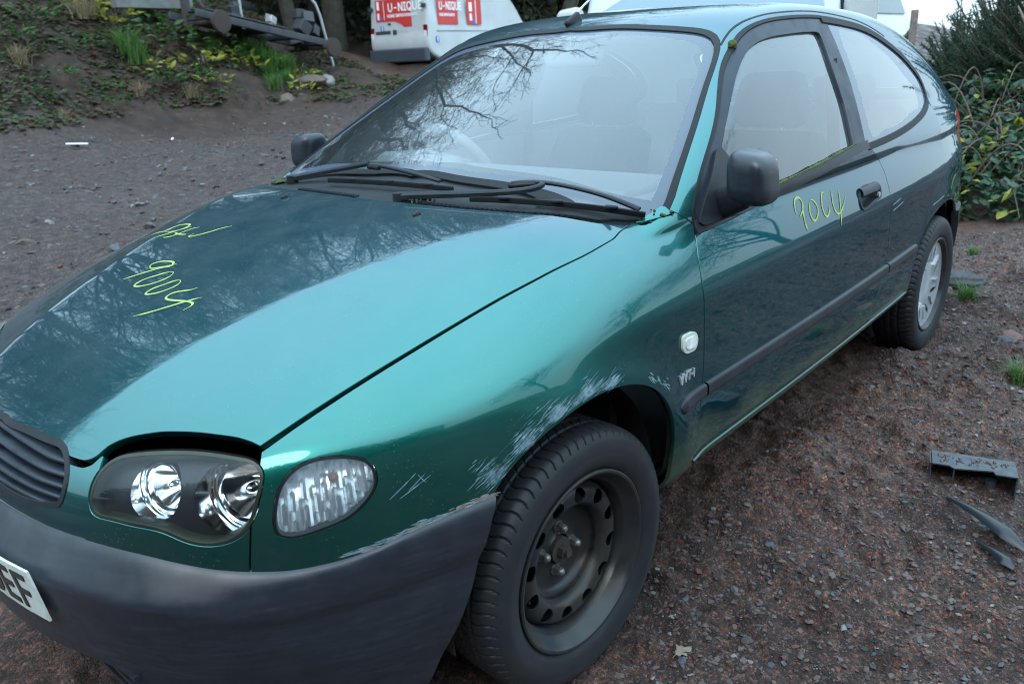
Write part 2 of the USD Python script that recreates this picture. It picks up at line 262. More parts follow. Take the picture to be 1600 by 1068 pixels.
BAKED = {'h9a': [[0.344, -0.175, 0.856], [0.329, -0.186, 0.859], [0.317, -0.174, 0.863], [0.309, -0.146, 0.866], [0.311, -0.124, 0.866], [0.323, -0.113, 0.863], [0.333, -0.134, 0.86], [0.345, -0.156, 0.856], [0.344, -0.175, 0.856]], 'h9b': [[0.312, -0.107, 0.866], [0.341, -0.138, 0.857], [0.372, -0.166, 0.848], [0.402, -0.19, 0.838]], 'h0a': [[0.34, -0.069, 0.858], [0.345, -0.086, 0.857], [0.365, -0.105, 0.851], [0.394, -0.123, 0.842], [0.41, -0.118, 0.837], [0.406, -0.093, 0.839], [0.384, -0.067, 0.846], [0.36, -0.057, 0.853], [0.34, -0.069, 0.858]], 'h0b': [[0.359, -0.002, 0.854], [0.365, -0.019, 0.852], [0.384, -0.031, 0.846], [0.408, -0.045, 0.839], [0.421, -0.042, 0.834], [0.417, -0.018, 0.836], [0.4, -0.0, 0.841], [0.376, 0.01, 0.848], [0.359, -0.002, 0.854]], 'h4a': [[0.364, 0.08, 0.851], [0.387, 0.052, 0.845], [0.404, 0.035, 0.84], [0.41, 0.035, 0.838], [0.417, 0.068, 0.835], [0.432, 0.141, 0.83]], 'h4b': [[0.387, 0.136, 0.844], [0.424, 0.097, 0.833], [0.454, 0.068, 0.823], [0.485, 0.029, 0.813]], 'hP': [[0.224, -0.44, 0.868], [0.206, -0.424, 0.876], [0.192, -0.382, 0.886], [0.167, -0.384, 0.892], [0.155, -0.374, 0.896], [0.151, -0.337, 0.898], [0.168, -0.333, 0.895], [0.184, -0.341, 0.89], [0.198, -0.381, 0.885]], 'hA1': [[0.229, -0.368, 0.878], [0.198, -0.348, 0.887], [0.167, -0.329, 0.895], [0.155, -0.319, 0.898]], 'hA2': [[0.225, -0.339, 0.881], [0.212, -0.316, 0.885], [0.18, -0.306, 0.893], [0.153, -0.284, 0.9]], 'hA3': [[0.195, -0.331, 0.888], [0.199, -0.302, 0.889], [0.194, -0.277, 0.891]], 'hV': [[0.184, -0.255, 0.894], [0.201, -0.252, 0.89], [0.182, -0.224, 0.896], [0.151, -0.203, 0.904], [0.123, -0.177, 0.911]], 'd9a': [[-0.97, 0.801, 0.84], [-0.971, 0.795, 0.856], [-0.983, 0.787, 0.873], [-1.001, 0.785, 0.878], [-1.021, 0.788, 0.871], [-1.024, 0.794, 0.857], [-1.009, 0.801, 0.841], [-0.986, 0.804, 0.832]], 'd9b': [[-1.023, 0.793, 0.861], [-1.012, 0.803, 0.835], [-1.009, 0.812, 0.808], [-1.015, 0.819, 0.788]], 'd0a': [[-1.075, 0.794, 0.859], [-1.059, 0.8, 0.842], [-1.054, 0.807, 0.824], [-1.068, 0.813, 0.807], [-1.095, 0.811, 0.813], [-1.11, 0.805, 0.828], [-1.106, 0.799, 0.847], [-1.075, 0.794, 0.859]], 'd0b': [[-1.182, 0.792, 0.863], [-1.167, 0.79, 0.867], [-1.151, 0.797, 0.851], [-1.142, 0.807, 0.825], [-1.155, 0.814, 0.803], [-1.178, 0.812, 0.809], [-1.193, 0.806, 0.827]], 'd4a': [[-1.242, 0.791, 0.865], [-1.229, 0.797, 0.85], [-1.222, 0.805, 0.829], [-1.324, 0.803, 0.833]], 'd4b': [[-1.288, 0.793, 0.858], [-1.278, 0.804, 0.832], [-1.264, 0.815, 0.799], [-1.251, 0.825, 0.761]], 'w1arm': [[-0.244, -0.447, 0.954], [-0.293, -0.314, 0.966], [-0.318, -0.152, 0.983]], 'w1blade': [[-0.23, -0.246, 0.962], [-0.242, 0.003, 0.968], [-0.253, 0.227, 0.965]], 'w1frame': [[-0.318, -0.152, 0.983], [-0.312, -0.063, 0.983], [-0.298, 0.043, 0.977], [-0.273, 0.166, 0.969]], 'w2arm': [[-0.155, 0.14, 0.958], [-0.204, 0.301, 0.958], [-0.265, 0.429, 0.957], [-0.33, 0.453, 0.963]], 'w2blade': [[-0.203, 0.334, 0.956], [-0.273, 0.535, 0.949], [-0.367, 0.708, 0.928]], 'w2frame': [[-0.294, 0.384, 0.962], [-0.344, 0.461, 0.966], [-0.352, 0.548, 0.958], [-0.36, 0.613, 0.948], [-0.366, 0.694, 0.931]], 'antenna': [[-1.101, -0.036, 1.375]], 'mirror': [[-0.64, 0.771, 0.917], [-0.741, 0.77, 0.932]], 'moss': [[-0.994, 0.582, 1.274]]}
# ------------------------------------------------------------------ sampling and trimming the body surface
def grad(F, P, e=4e-4):
    g = np.stack([F(P[:, 0]+e*(k == 0), P[:, 1]+e*(k == 1), P[:, 2]+e*(k == 2))-F(P[:, 0]-e*(k == 0), P[:, 1]-e*(k == 1), P[:, 2]-e*(k == 2)) for k in range(3)], 1)
    return g/(np.linalg.norm(g, axis=1, keepdims=True)+1e-12)
def shoot(F, O, D, hi=2.6, lo=0.02, it=26):
    O = np.broadcast_to(O, D.shape); a = np.full(len(D), lo); b = np.full(len(D), hi)
    for _ in range(it):
        m = (a+b)/2; P = O+m[:, None]*D; s = F(P[:, 0], P[:, 1], P[:, 2]) < 0
        a = np.where(s, m, a); b = np.where(s, b, m)
    return O+((a+b)/2)[:, None]*D
def gridfaces(nu, nv, flip=False):
    i, j = np.meshgrid(np.arange(nu-1), np.arange(nv-1), indexing='ij'); a = (i*nv+j).ravel(); b = a+1; c = a+nv; d = c+1
    F = np.vstack([np.stack([a, b, d], 1), np.stack([a, d, c], 1)])
    return F[:, ::-1] if flip else F
def body_grid(step=.0085, nth=330, capf=120, capr=60, F=Fb):
    """the near half (y >= 0) of the surface"""
    xs = np.arange(-2.75, .42+1e-6, step); th = np.radians(np.concatenate([np.linspace(-52, 40, int(nth*.72), endpoint=False), np.linspace(40, 90, nth-int(nth*.72))]))
    O, D = [], []
    for az in np.linspace(np.pi, np.pi/2, capr, endpoint=False): O.append(np.array([xs[0], 0, .55])); D.append(az)
    for x in xs: O.append(np.array([x, 0, .55])); D.append(np.pi/2)
    for az in np.linspace(np.pi/2, 0, capf+1)[1:]: O.append(np.array([xs[-1], 0, .55])); D.append(az)
    O = np.array(O); az = np.array(D); nu, nv = len(O), len(th)
    dirs = np.stack([np.cos(az)[:, None]*np.cos(th), np.sin(az)[:, None]*np.cos(th), np.broadcast_to(np.sin(th), (nu, nv))], -1).reshape(-1, 3)
    V = shoot(F, np.repeat(O, nv, 0), dirs); V[:, 1] = np.maximum(V[:, 1], 0)
    N = grad(F, V); c = V[:, 1] < 1e-6; N[c, 1] = 0; N /= np.linalg.norm(N, axis=1, keepdims=True)
    f = gridfaces(nu, nv)
    fn = np.cross(V[f[:, 1]]-V[f[:, 0]], V[f[:, 2]]-V[f[:, 0]]); 
    if (np.einsum('ij,ij->i', fn, N[f[:, 0]]) < 0).mean() > .5: f = f[:, ::-1]
    return V, f, N
def clip(m, fld):
    V, F, N = m
    if len(F) == 0: return m
    d = fld(V, N); ins = d <= 0; k = ins[F].sum(1)
    keep = F[k == 3]; newV, newN, tris = [], [], [keep]; base = len(V)
    mix = F[(k == 1) | (k == 2)]
    if len(mix):
        im = ins[mix]; one = im.sum(1) == 1
        # rotate so that the odd vertex out comes first
        odd = np.where(one[:, None], im, ~im).argmax(1)
        R = mix[np.arange(len(mix))[:, None], (odd[:, None]+np.arange(3)) % 3]
        E = np.vstack([R[:, [0, 1]], R[:, [0, 2]]]); Es = np.sort(E, 1); key, inv = np.unique(Es, axis=0, return_inverse=True); inv = inv.ravel()
        t = d[key[:, 0]]/(d[key[:, 0]]-d[key[:, 1]]); t = np.clip(t, 1e-4, 1-1e-4)[:, None]
        P = V[key[:, 0]]*(1-t)+V[key[:, 1]]*t; Q = N[key[:, 0]]*(1-t)+N[key[:, 1]]*t
        Q /= np.linalg.norm(Q, axis=1, keepdims=True)+1e-12
        a = base+inv[:len(R)]; b = base+inv[len(R):]
        tris.append(np.stack([R[one, 0], a[one], b[one]], 1)); two = ~one
        tris.append(np.stack([a[two], R[two, 1], R[two, 2]], 1)); tris.append(np.stack([a[two], R[two, 2], b[two]], 1))
        V = np.vstack([V, P]); N = np.vstack([N, Q])
    F = np.vstack(tris); u, inv = np.unique(F, return_inverse=True)
    return V[u], inv.reshape(-1, 3), N[u]
def cut(m, *flds):
    for f in flds: m = clip(m, f)
    return m
def flange(m, depth=.012, lift=0.):
    """turns the open edges of a panel inwards"""
    V, F, N = m
    E = np.vstack([F[:, [0, 1]], F[:, [1, 2]], F[:, [2, 0]]]); s = np.sort(E, 1)
    _, idx, cnt = np.unique(s, axis=0, return_index=True, return_counts=True)
    B = E[idx[cnt == 1]]; B = B[~((V[B[:, 0], 1] < 1e-5) & (V[B[:, 1], 1] < 1e-5))]
    if len(B) == 0: return m
    a, b = V[B[:, 0]], V[B[:, 1]]; na, nb = N[B[:, 0]], N[B[:, 1]]
    t = b-a; o = np.cross(t, (na+nb)/2); o /= np.linalg.norm(o, axis=1, keepdims=True)+1e-12
    r = .0015   # a tiny rounded lip, then straight in
    P = [a, b, a-na*r+o*r*.4, b-nb*r+o*r*.4, a-na*depth, b-nb*depth]; k = len(B); base = len(V)
    on = [na, nb, .4*na+o, .4*nb+o, o, o]
    V2 = np.vstack([V]+P); N2 = np.vstack([N]+[x/(np.linalg.norm(x, axis=1, keepdims=True)+1e-12) for x in on])
    i = np.arange(k)+base
    q = lambda s0, s1, s2, s3: [np.stack([i+s0*k, i+s2*k, i+s1*k], 1), np.stack([i+s1*k, i+s2*k, i+s3*k], 1)]
    return V2, np.vstack([F]+q(0, 1, 2, 3)+q(2, 3, 4, 5)), N2
def offs(m, d): return m[0]+m[2]*d, m[1], m[2]
def smooth_poly(p, n=12, closed=True):
    p = np.array(p, float)
    if closed: p = np.vstack([p, p[:1]])
    s = np.r_[0, np.cumsum(np.linalg.norm(np.diff(p, axis=0), axis=1))]
    cs = CubicSpline(s, p, bc_type='periodic' if closed else 'natural'); t = np.linspace(0, s[-1], n*len(p)+1)
    return cs(t)[:-1] if closed else cs(t)
def sdpoly(P, poly):
    """signed distance (negative inside) to a closed polygon"""
    a = np.asarray(poly, float); b = np.roll(a, -1, 0); out = np.full(len(P), 1e9); ins = np.zeros(len(P), bool)
    for p, q in zip(a, b):
        e = q-p; w = P-p; t = np.clip((w@e)/(e@e+1e-18), 0, 1); d = w-t[:, None]*e
        out = np.minimum(out, np.einsum('ij,ij->i', d, d))
        c = ((p[1] > P[:, 1]) != (q[1] > P[:, 1])); 
        if e[1] != 0: ins ^= c & (P[:, 0] < e[0]*(P[:, 1]-p[1])/e[1]+p[0])
    return np.where(ins, -1, 1)*np.sqrt(out)
def polyfield(poly, coords, pad=.06, out=False, grow=0.):
    """field: negative inside the polygon (or outside it if out), measured in the given 2-D coordinates"""
    poly = np.asarray(poly); lo, hi = poly.min(0)-pad, poly.max(0)+pad
    def f(V, N):
        P = coords(V); d = np.full(len(V), pad); k = ((P > lo) & (P < hi)).all(1)
        if k.any(): d[k] = np.clip(sdpoly(P[k], poly), -pad, pad)
        d = d-grow
        return -d if out else d
    return f
XZ = lambda V: V[:, [0, 2]]
XY = lambda V: np.stack([V[:, 0], np.abs(V[:, 1])], 1)
YZ = lambda V: np.stack([np.abs(V[:, 1]), V[:, 2]], 1)
PHS = .62
def phi(V): return np.arctan2(np.abs(V[:, 1]), V[:, 0]-.2)
WR = lambda V: np.stack([phi(V)*PHS, V[:, 2]], 1)          # wrap-round-the-nose coordinates
def W(pts): return [(p*PHS, z) for p, z in pts]
def both_and(f, g): return lambda V, N: np.maximum(f(V, N), g(V, N))
def either(f, g): return lambda V, N: np.minimum(f(V, N), g(V, N))
def ifn(xs, ys):
    c = sorted(zip(xs, ys)); xs, ys = np.array([a for a, _ in c]), np.array([b for _, b in c])
    pc = PchipInterpolator(xs, ys, extrapolate=False)
    return lambda x: np.where(x < xs[0], ys[0], np.where(x > xs[-1], ys[-1], pc(np.clip(x, xs[0], xs[-1]))))
# ---- outlines read off the car
gapY = ifn([-.42, -.40, -.36, -.335, -.30, -.25, -.175, -.035, .085, .197, .30, .394, .481, .542, .575, .65],
           [.745, .738, .712, .690, .691, .700, .7015, .688, .6695, .6525, .636, .619, .601, .585, .572, .55])
gapW = lambda x: .0035+.0085*np.clip((x+.3)/.85, 0, 1)**1.3
hoodF = ifn([0, .16, .417, .455, .52, .555, .589, .641, .698, .773, .881, .96, 1.004, 1.03, 1.06], [.682, .683, .689, .676, .674, .679, .694, .706, .713, .719, .722, .721, .717, .711, .705])
hoodR = ifn([0, .10, .30, .453, .611, .683, .72], [-.128, -.132, -.148, -.180, -.248, -.318, -.42])
bumpZ = ifn([0, .39, .55, .709, .803, .89, .974, 1.056, 1.139, 1.223, 1.293, 1.41, 1.507, 1.7], [.560, .557, .553, .545, .534, .522, .514, .509, .511, .519, .531, .545, .552, .556])
HEAD = smooth_poly(W([(.570, .632), (.576, .650), (.592, .668), (.622, .682), (.671, .691), (.737, .697), (.822, .702), (.916, .703), (.974, .700), (1.007, .694), (1.020, .683), (1.018, .668), (1.001, .635), (.976, .597), (.945, .577), (.901, .567), (.855, .568), (.815, .577), (.783, .587), (.697, .595), (.628, .599), (.580, .605)]), 6)
INDI = smooth_poly(W([(1.034, .577), (1.028, .592), (1.034, .623), (1.049, .653), (1.069, .671), (1.096, .684), (1.134, .691), (1.179, .691), (1.218, .685), (1.243, .674), (1.253, .658), (1.252, .638), (1.236, .617), (1.212, .600), (1.177, .585), (1.134, .576), (1.093, .570), (1.058, .569)]), 6)
GRIL = smooth_poly(W([(-.5, .678), (0, .682), (.159, .683), (.37, .688), (.430, .686), (.463, .674), (.485, .653), (.480, .618), (.466, .604), (.43, .597), (.358, .591), (.265, .588), (.154, .590), (0, .592), (-.5, .592)]), 6)
seamP = ifn([.45, .52, .56, .60, .68, .72], [.962, .962, .970, .980, 1.012, 1.03])
doorF = ifn([.30, .378, .437, .528, .604, .695, .762, .829, .876, .90], [-.372, -.380, -.400, -.418, -.427, -.430, -.430, -.442, -.463, -.478])
doorR = ifn([.30, .38, .43, .498, .545, .604, .705, .80, .836, .885, .926, .95], [-1.58, -1.60, -1.635, -1.680, -1.703, -1.712, -1.714, -1.716, -1.714, -1.700, -1.652, -1.61])
FARCH = smooth_poly([(.402, .10), (.396, .16), (.384, .22), (.364, .275), (.345, .315), (.309, .408), (.278, .494), (.248, .558), (.192, .608), (.10, .648), (0, .664), (-.075, .659), (-.145, .640), (-.216, .598), (-.262, .535), (-.283, .459), (-.290, .37), (-.290, .28), (-.288, .20), (-.288, .10), (-.15, .08), (.05, .08), (.25, .08)], 5)
RARCH = smooth_poly([(-2.03, .10), (-2.03, .18), (-2.03, .26), (-2.04, .33), (-2.06, .44), (-2.11, .53), (-2.21, .598), (-2.33, .626), (-2.46, .637), (-2.58, .628), (-2.70, .598), (-2.79, .54), (-2.845, .45), (-2.87, .33), (-2.875, .25), (-2.87, .17), (-2.87, .10), (-2.6, .08), (-2.3, .08)], 5)
DC = lambda V: np.stack([V[:, 0]-.6*np.abs(V[:, 1]), V[:, 2]], 1)      # side-window coordinates: they stay even where the pillar turns to face forward
def DP(pts): return [(x-.6*y, z) for x, y, z in pts]
WINO = smooth_poly(DP([(-.479, .765, .900), (-.518, .748, .960), (-.635, .715, 1.047), (-.735, .683, 1.115), (-.807, .650, 1.164), (-.925, .602, 1.236), (-.978, .587, 1.263), (-1.03, .577, 1.289), (-1.085, .573, 1.312), (-1.165, .576, 1.331), (-1.303, .577, 1.343), (-1.46, .576, 1.348), (-1.62, .577, 1.346), (-1.804, .578, 1.334), (-1.953, .580, 1.319), (-2.09, .588, 1.293), (-2.22, .600, 1.255), (-2.34, .617, 1.210), (-2.44, .636, 1.155), (-2.497, .660, 1.090), (-2.480, .690, 1.038), (-2.407, .711, 1.003), (-2.256, .733, .976), (-2.038, .750, .955), (-1.763, .763, .943), (-1.581, .768, .9395), (-1.172, .778, .913), (-.769, .779, .892), (-.593, .782, .881), (-.51, .776, .879)]), 4)
from shapely.geometry import Polygon
def spoly(p): 
    q = Polygon(p).buffer(0); return max(q.geoms, key=lambda g: g.area) if q.geom_type != 'Polygon' else q
def pts_of(q):
    if q.geom_type != 'Polygon': q = max(q.geoms, key=lambda g: g.area)
    return np.array(q.exterior.coords)[:-1]
DGL = smooth_poly(DP([(-.655, .732, 1.015), (-.72, .708, 1.075), (-.80, .681, 1.135), (-.88, .655, 1.190), (-.955, .632, 1.233), (-1.02, .618, 1.263), (-1.10, .611, 1.284), (-1.246, .605, 1.298), (-1.40, .602, 1.304)]), 5, closed=False)
DGL = np.vstack([DGL, DP([(-1.505, .600, 1.305), (-1.536, .600, 1.302), (-1.545, .604, 1.292), (-1.538, .625, 1.25), (-1.524, .662, 1.18), (-1.512, .709, 1.09), (-1.482, .757, .975), (-1.474, .764, .956), (-1.33, .768, .9475), (-1.10, .772, .935), (-.898, .775, .922), (-.70, .777, .912), (-.56, .775, .905), (-.545, .77, .925)])])
QF = DP([(-1.642, .56, 1.40), (-1.645, .627, 1.252), (-1.633, .683, 1.143), (-1.607, .733, 1.031), (-1.588, .765, .93), (-1.58, .80, .80), (-3, .7, .80), (-3, .7, 1.40)])
QOUT = pts_of(spoly(WINO).buffer(-.017).intersection(spoly(QF)))
QIN = smooth_poly(DP([(-1.723, .598, 1.300), (-1.82, .594, 1.303), (-1.906, .593, 1.298), (-2.0, .603, 1.273), (-2.09, .616, 1.240), (-2.20, .637, 1.185), (-2.30, .660, 1.118), (-2.352, .684, 1.065), (-2.335, .703, 1.033), (-2.25, .715, 1.013), (-2.10, .730, .998), (-1.946, .742, .983), (-1.75, .753, .973), (-1.67, .756, .976), (-1.664, .745, 1.01), (-1.685, .70, 1.12), (-1.705, .63, 1.24)]), 4)
WSO = smooth_poly([(-.3, 1.3535), (0, 1.3535), (.15, 1.350), (.29, 1.341), (.42, 1.327), (.489, 1.313), (.527, 1.294), (.551, 1.271), (.598, 1.195), (.644, 1.117), (.689, 1.034), (.723, .967), (.734, .942), (.7355, .930), (.728, .9195), (.705, .9205), (.60, .937), (.45, .962), (.3, .977), (.15, .985), (0, .988), (-.3, .977)], 4)
# ---- the surfaces
_body = body_grid()
_zc = 0
def top_grid(x0, x1, y1, n, m):
    X, Y = np.meshgrid(np.linspace(x0, x1, n), np.linspace(0, y1, m), indexing='ij'); O = np.stack([X.ravel(), Y.ravel(), np.full(X.size, .45)], 1)
    D = np.tile([0, 0, 1.0], (len(O), 1)); return O, D
ids = np.arange(len(_body[0]))
def sub(m, lo, hi):
    V, F, N = m; k = ((V >= lo) & (V <= hi)).all(1)[F].any(1); F = F[k]; u, inv = np.unique(F, return_inverse=True); return V[u], inv.reshape(-1, 3), N[u]
front = sub(_body, [-.75, -1, 0], [2, 2, 1.0]); upper = sub(_body, [-4, -1, .80], [0, 2, 2]); sides = sub(_body, [-2.2, 0, 0], [-.2, 2, 1.0]); rear = sub(_body, [-4, -1, 0], [-1.4, 2, 1.5])
def nose_grid(nphi=260, nz=200, z0=.45, z1=.80):
    ph = np.linspace(0, 1.75, nphi); zz = np.linspace(z0, z1, nz); P, Z = np.meshgrid(ph, zz, indexing='ij')
    O = np.stack([np.full(P.size, .2), np.zeros(P.size), Z.ravel()], 1); D = np.stack([np.cos(P).ravel(), np.sin(P).ravel(), np.zeros(P.size)], 1)
    V = shoot(Flow, O, D, hi=1.2); N = grad(Flow, V); return V, gridfaces(nphi, nz, flip=False), N
def fix(m):
    V, F, N = m; fn = np.cross(V[F[:, 1]]-V[F[:, 0]], V[F[:, 2]]-V[F[:, 0]])
    return (V, F[:, ::-1], N) if np.einsum('ij,ij->i', fn, N[F[:, 0]]).mean() < 0 else m
nose = fix(nose_grid())
# bonnet from a vertical grid plus the nose below it
hx = np.linspace(-.36, .80, 165); hy = np.linspace(0, .72, 105); _X, _Y = np.meshgrid(hx, hy, indexing='ij')
_O = np.stack([_X.ravel(), _Y.ravel(), np.full(_X.size, .50)], 1)

car = xf('hatchback_car', label='dark teal three-door hatchback with unpainted grey bumper, parked nose to the left', cat='car')
# ---- bonnet: (x, y) grid of the front body, sides by the gap, front by the lip over lamps and grille
f_gap = lambda V, N: (np.abs(V[:, 1])-(gapY(V[:, 0])-gapW(V[:, 0])/2))
f_hf = lambda V, N: hoodF(phi(V))-V[:, 2]
f_hr = lambda V, N: hoodR(np.abs(V[:, 1]))-V[:, 0]
f_up = lambda V, N: .60-V[:, 2]
bon = cut(front, f_up, f_gap, f_hf, f_hr)
bonnet = put('bonnet', both(flange(bon, .018)), PAINT, car)
# ---- front wings
def out_of_bonnet(V, N):
    a = np.abs(V[:, 1]); g = (gapY(V[:, 0])+gapW(V[:, 0])/2)-a
    return np.where(V[:, 0] > .60, np.minimum(g, .02), g)
f_seam = lambda V, N: (seamP(V[:, 2])-phi(V)+.0025)*PHS
f_bz = lambda V, N: bumpZ(phi(V))-V[:, 2]
def f_bz_front(V, N): return np.where(V[:, 0] > .12, bumpZ(phi(V))-V[:, 2], -.02)
f_df = lambda V, N: doorF(V[:, 2])+.0025-V[:, 0]
def f_apj(V, N): return V[:, 2]-(.9405+np.clip(V[:, 0]+.414, -.2, .0)*.667)-np.where(V[:, 0] > -.40, .05, 0)
f_sill = lambda V, N: .352-V[:, 2]
wing = cut(front, f_df, f_sill, lambda V, N: .30-np.abs(V[:, 1]), out_of_bonnet, f_seam, f_bz_front, polyfield(HEAD, WR, out=True, grow=.003), polyfield(INDI, WR, out=True, grow=.002),
           polyfield(FARCH, XZ, out=True), either(polyfield(WSO, YZ, out=True, grow=.004), lambda V, N: -.318-V[:, 0]), f_apj, lambda V, N: V[:, 2]-.96)
wing = flange(wing, .012)
for s, m in ((1, wing), (-1, flipy(wing))): put('front_wing', m, PAINT, car)
# ---- painted nose panel round grille and lamps
nosep = cut(nose, lambda V, N: (phi(V)-seamP(V[:, 2])+.0025)*PHS, f_bz, lambda V, N: V[:, 2]-(hoodF(phi(V))-.010), polyfield(HEAD, WR, out=True, grow=.002), polyfield(GRIL, WR, out=True, grow=.002), either(lambda V, N: np.maximum(.585-phi(V), phi(V)-1.02)*-PHS, lambda V, N: V[:, 2]-.64))
put('nose_panel', both(flange(nosep, .014)), PAINT, car)
# ---- doors
f_drf = lambda V, N: V[:, 0]-(doorF(V[:, 2])-.0025)
f_drr = lambda V, N: (doorR(V[:, 2])+.0025)-V[:, 0]
beltZ = ifn([-2.5, -2.407, -2.256, -2.038, -1.763, -1.581, -1.172, -.769, -.593, -.45], [1.02, .998, .974, .953, .9425, .939, .913, .892, .882, .878])
f_belt = lambda V, N: V[:, 2]-(beltZ(V[:, 0])-.001)
HND = smooth_poly([(-1.430, .782), (-1.428, .803), (-1.446, .828), (-1.480, .839), (-1.56, .838), (-1.605, .834), (-1.630, .819), (-1.617, .790), (-1.585, .783), (-1.52, .777), (-1.463, .772)], 5)
door_s = cut(sides, lambda V, N: .378-V[:, 2], f_drf, f_drr, f_belt, polyfield(HND, XZ, out=True, grow=.001))
doorm = flange(door_s, .014)
DOORS = [put('door', m, PAINT, car) for m in (doorm, flipy(doorm))]
# ---- sill below the door
sill = cut(_body, lambda V, N: V[:, 2]-.372, lambda V, N: .20-V[:, 2], lambda V, N: V[:, 0]+.292, lambda V, N: -2.05-V[:, 0], polyfield(RARCH, XZ, out=True), polyfield(FARCH, XZ, out=True),
           lambda V, N: .3-np.abs(V[:, 1]))
sill = cut(sill, either(lambda V, N: V[:, 2]-.372, lambda V, N: V[:, 0]+2)); sill = offs(sill, -.004)
for m in (sill, flipy(sill)): put('sill', flange(m, .008), PAINT, car)
xs_ = np.linspace(-.375, -2.01, 120)
# ---- body shell: pillars, roof, rear quarters, tail
def f_shell(V, N):
    a = V[:, 0]-(doorR(V[:, 2])-.0025)                     # behind the door
    zb = np.where(V[:, 0] > -.40, 9, .9405+.0035+np.clip(V[:, 0]+.414, -.2, .0)*.667)
    b = np.maximum(zb-V[:, 2], V[:, 0]+.40)                # above the wing joint: pillars and roof
    b = np.where(V[:, 2] > .905, b, np.maximum(b, .905-V[:, 2]))
    return np.minimum(np.maximum(a, -.05), b)
RGL = smooth_poly([(-.3, 1.27), (0, 1.272), (.35, 1.262), (.45, 1.24), (.50, 1.18), (.545, 1.08), (.55, 1.04), (.50, 1.015), (0, 1.005), (-.3, 1.007)], 4)
TLP = smooth_poly([(.50, .80), (.50, .91), (.60, .955), (.685, .955), (.72, .91), (.735, .84), (.72, .80), (.62, .785)], 4)
f_rearonly = lambda V, N: V[:, 0]+2.55
shell = cut(sub(_body, [-4, 0, .0], [-.3, 2, 2]), f_shell, lambda V, N: .355-V[:, 2], polyfield(WINO, DC, out=True), 
            either(polyfield(WSO, YZ, out=True, grow=.003), lambda V, N: V[:, 0]+1.3), polyfield(RARCH, XZ, out=True))
f_rg = polyfield(RGL, YZ, out=True, grow=.004); f_tl = polyfield(TLP, YZ, out=True, grow=.002)
shell = cut(shell, either(f_rg, lambda V, N: -2.4-V[:, 0]), either(f_tl, lambda V, N: -2.9-V[:, 0]))
rbZ = lambda V: .545
shell = cut(shell, either(lambda V, N: .545-V[:, 2], lambda V, N: -2.80-V[:, 0]))
put('body_shell', both(flange(shell, .012)), PAINT, car)
rb = cut(sub(_body, [-4, 0, .0], [-2.5, 2, .7]), lambda V, N: V[:, 2]-.543, lambda V, N: V[:, 0]+2.70, polyfield(RARCH, XZ, out=True), lambda V, N: .22-V[:, 2])
rb = offs(rb, .012); put('rear_bumper', both(flange(rb, .03)), PLASTIC, car)
# ---- rear glass and lamps
rg = offs(cut(sub(_body, [-4, 0, .9], [-2.3, 2, 1.4]), polyfield(RGL, YZ), lambda V, N: V[:, 0]+2.4), -.006)
put('rear_window', both(rg), SIDEGLASS, car)
tl = cut(sub(_body, [-4, 0, .7], [-2.8, 2, 1.1]), polyfield(TLP, YZ), lambda V, N: V[:, 0]+2.9)
for m in (tl, flipy(tl)): put('tail_lamp', flange(m, .02), REDLENS, car)
# ---- windscreen, its ceramic border and seal
wsr = sub(_body, [-1.3, 0, .85], [0, 2, 1.5]); cwl = wsr; wsr = cut(wsr, lambda V, N: V[:, 0]-(hoodR(np.abs(V[:, 1]))-.022*np.clip((.70-np.abs(V[:, 1]))/.05, 0, 1))); wsa = cut(wsr, polyfield(WSO, YZ))
ws_b = lambda d: polyfield(WSO, YZ, grow=d)
seal = cut(wsr, polyfield(WSO, YZ, grow=.002), polyfield(WSO, YZ, out=True, grow=-.009), lambda V, N: .925-V[:, 2])
def ws_inner(V, N):
    d = polyfield(WSO, YZ)(V, N); side = np.clip((np.abs(V[:, 1])-.30)/.2, 0, 1)
    low = np.clip((1.0-V[:, 2])/.10, 0, 1)
    return d+.022+.008*side+.006*low
put('windscreen', both(offs(cut(wsa, ws_inner), -.004)), WSGLASS, car)
put('windscreen_border', both(offs(cut(wsa, lambda V, N: -ws_inner(V, N), polyfield(WSO, YZ, grow=-.008)), -.004)), FRIT, car)
put('windscreen_seal', both(flange(offs(seal, .001), .01)), RUBBER, car)
# ---- cowl between bonnet and glass
cowl = cut(cwl, lambda V, N: V[:, 0]-(hoodR(np.abs(V[:, 1]))-.004), polyfield(WSO, YZ, out=True, grow=-.002), lambda V, N: -.42-V[:, 0], lambda V, N: np.abs(V[:, 1])-(gapY(V[:, 0])-.003), lambda V, N: .85-V[:, 2])
cowlp = put('cowl_panel', both(flange(offs(cowl, -.006), .03)), TRIM, car)
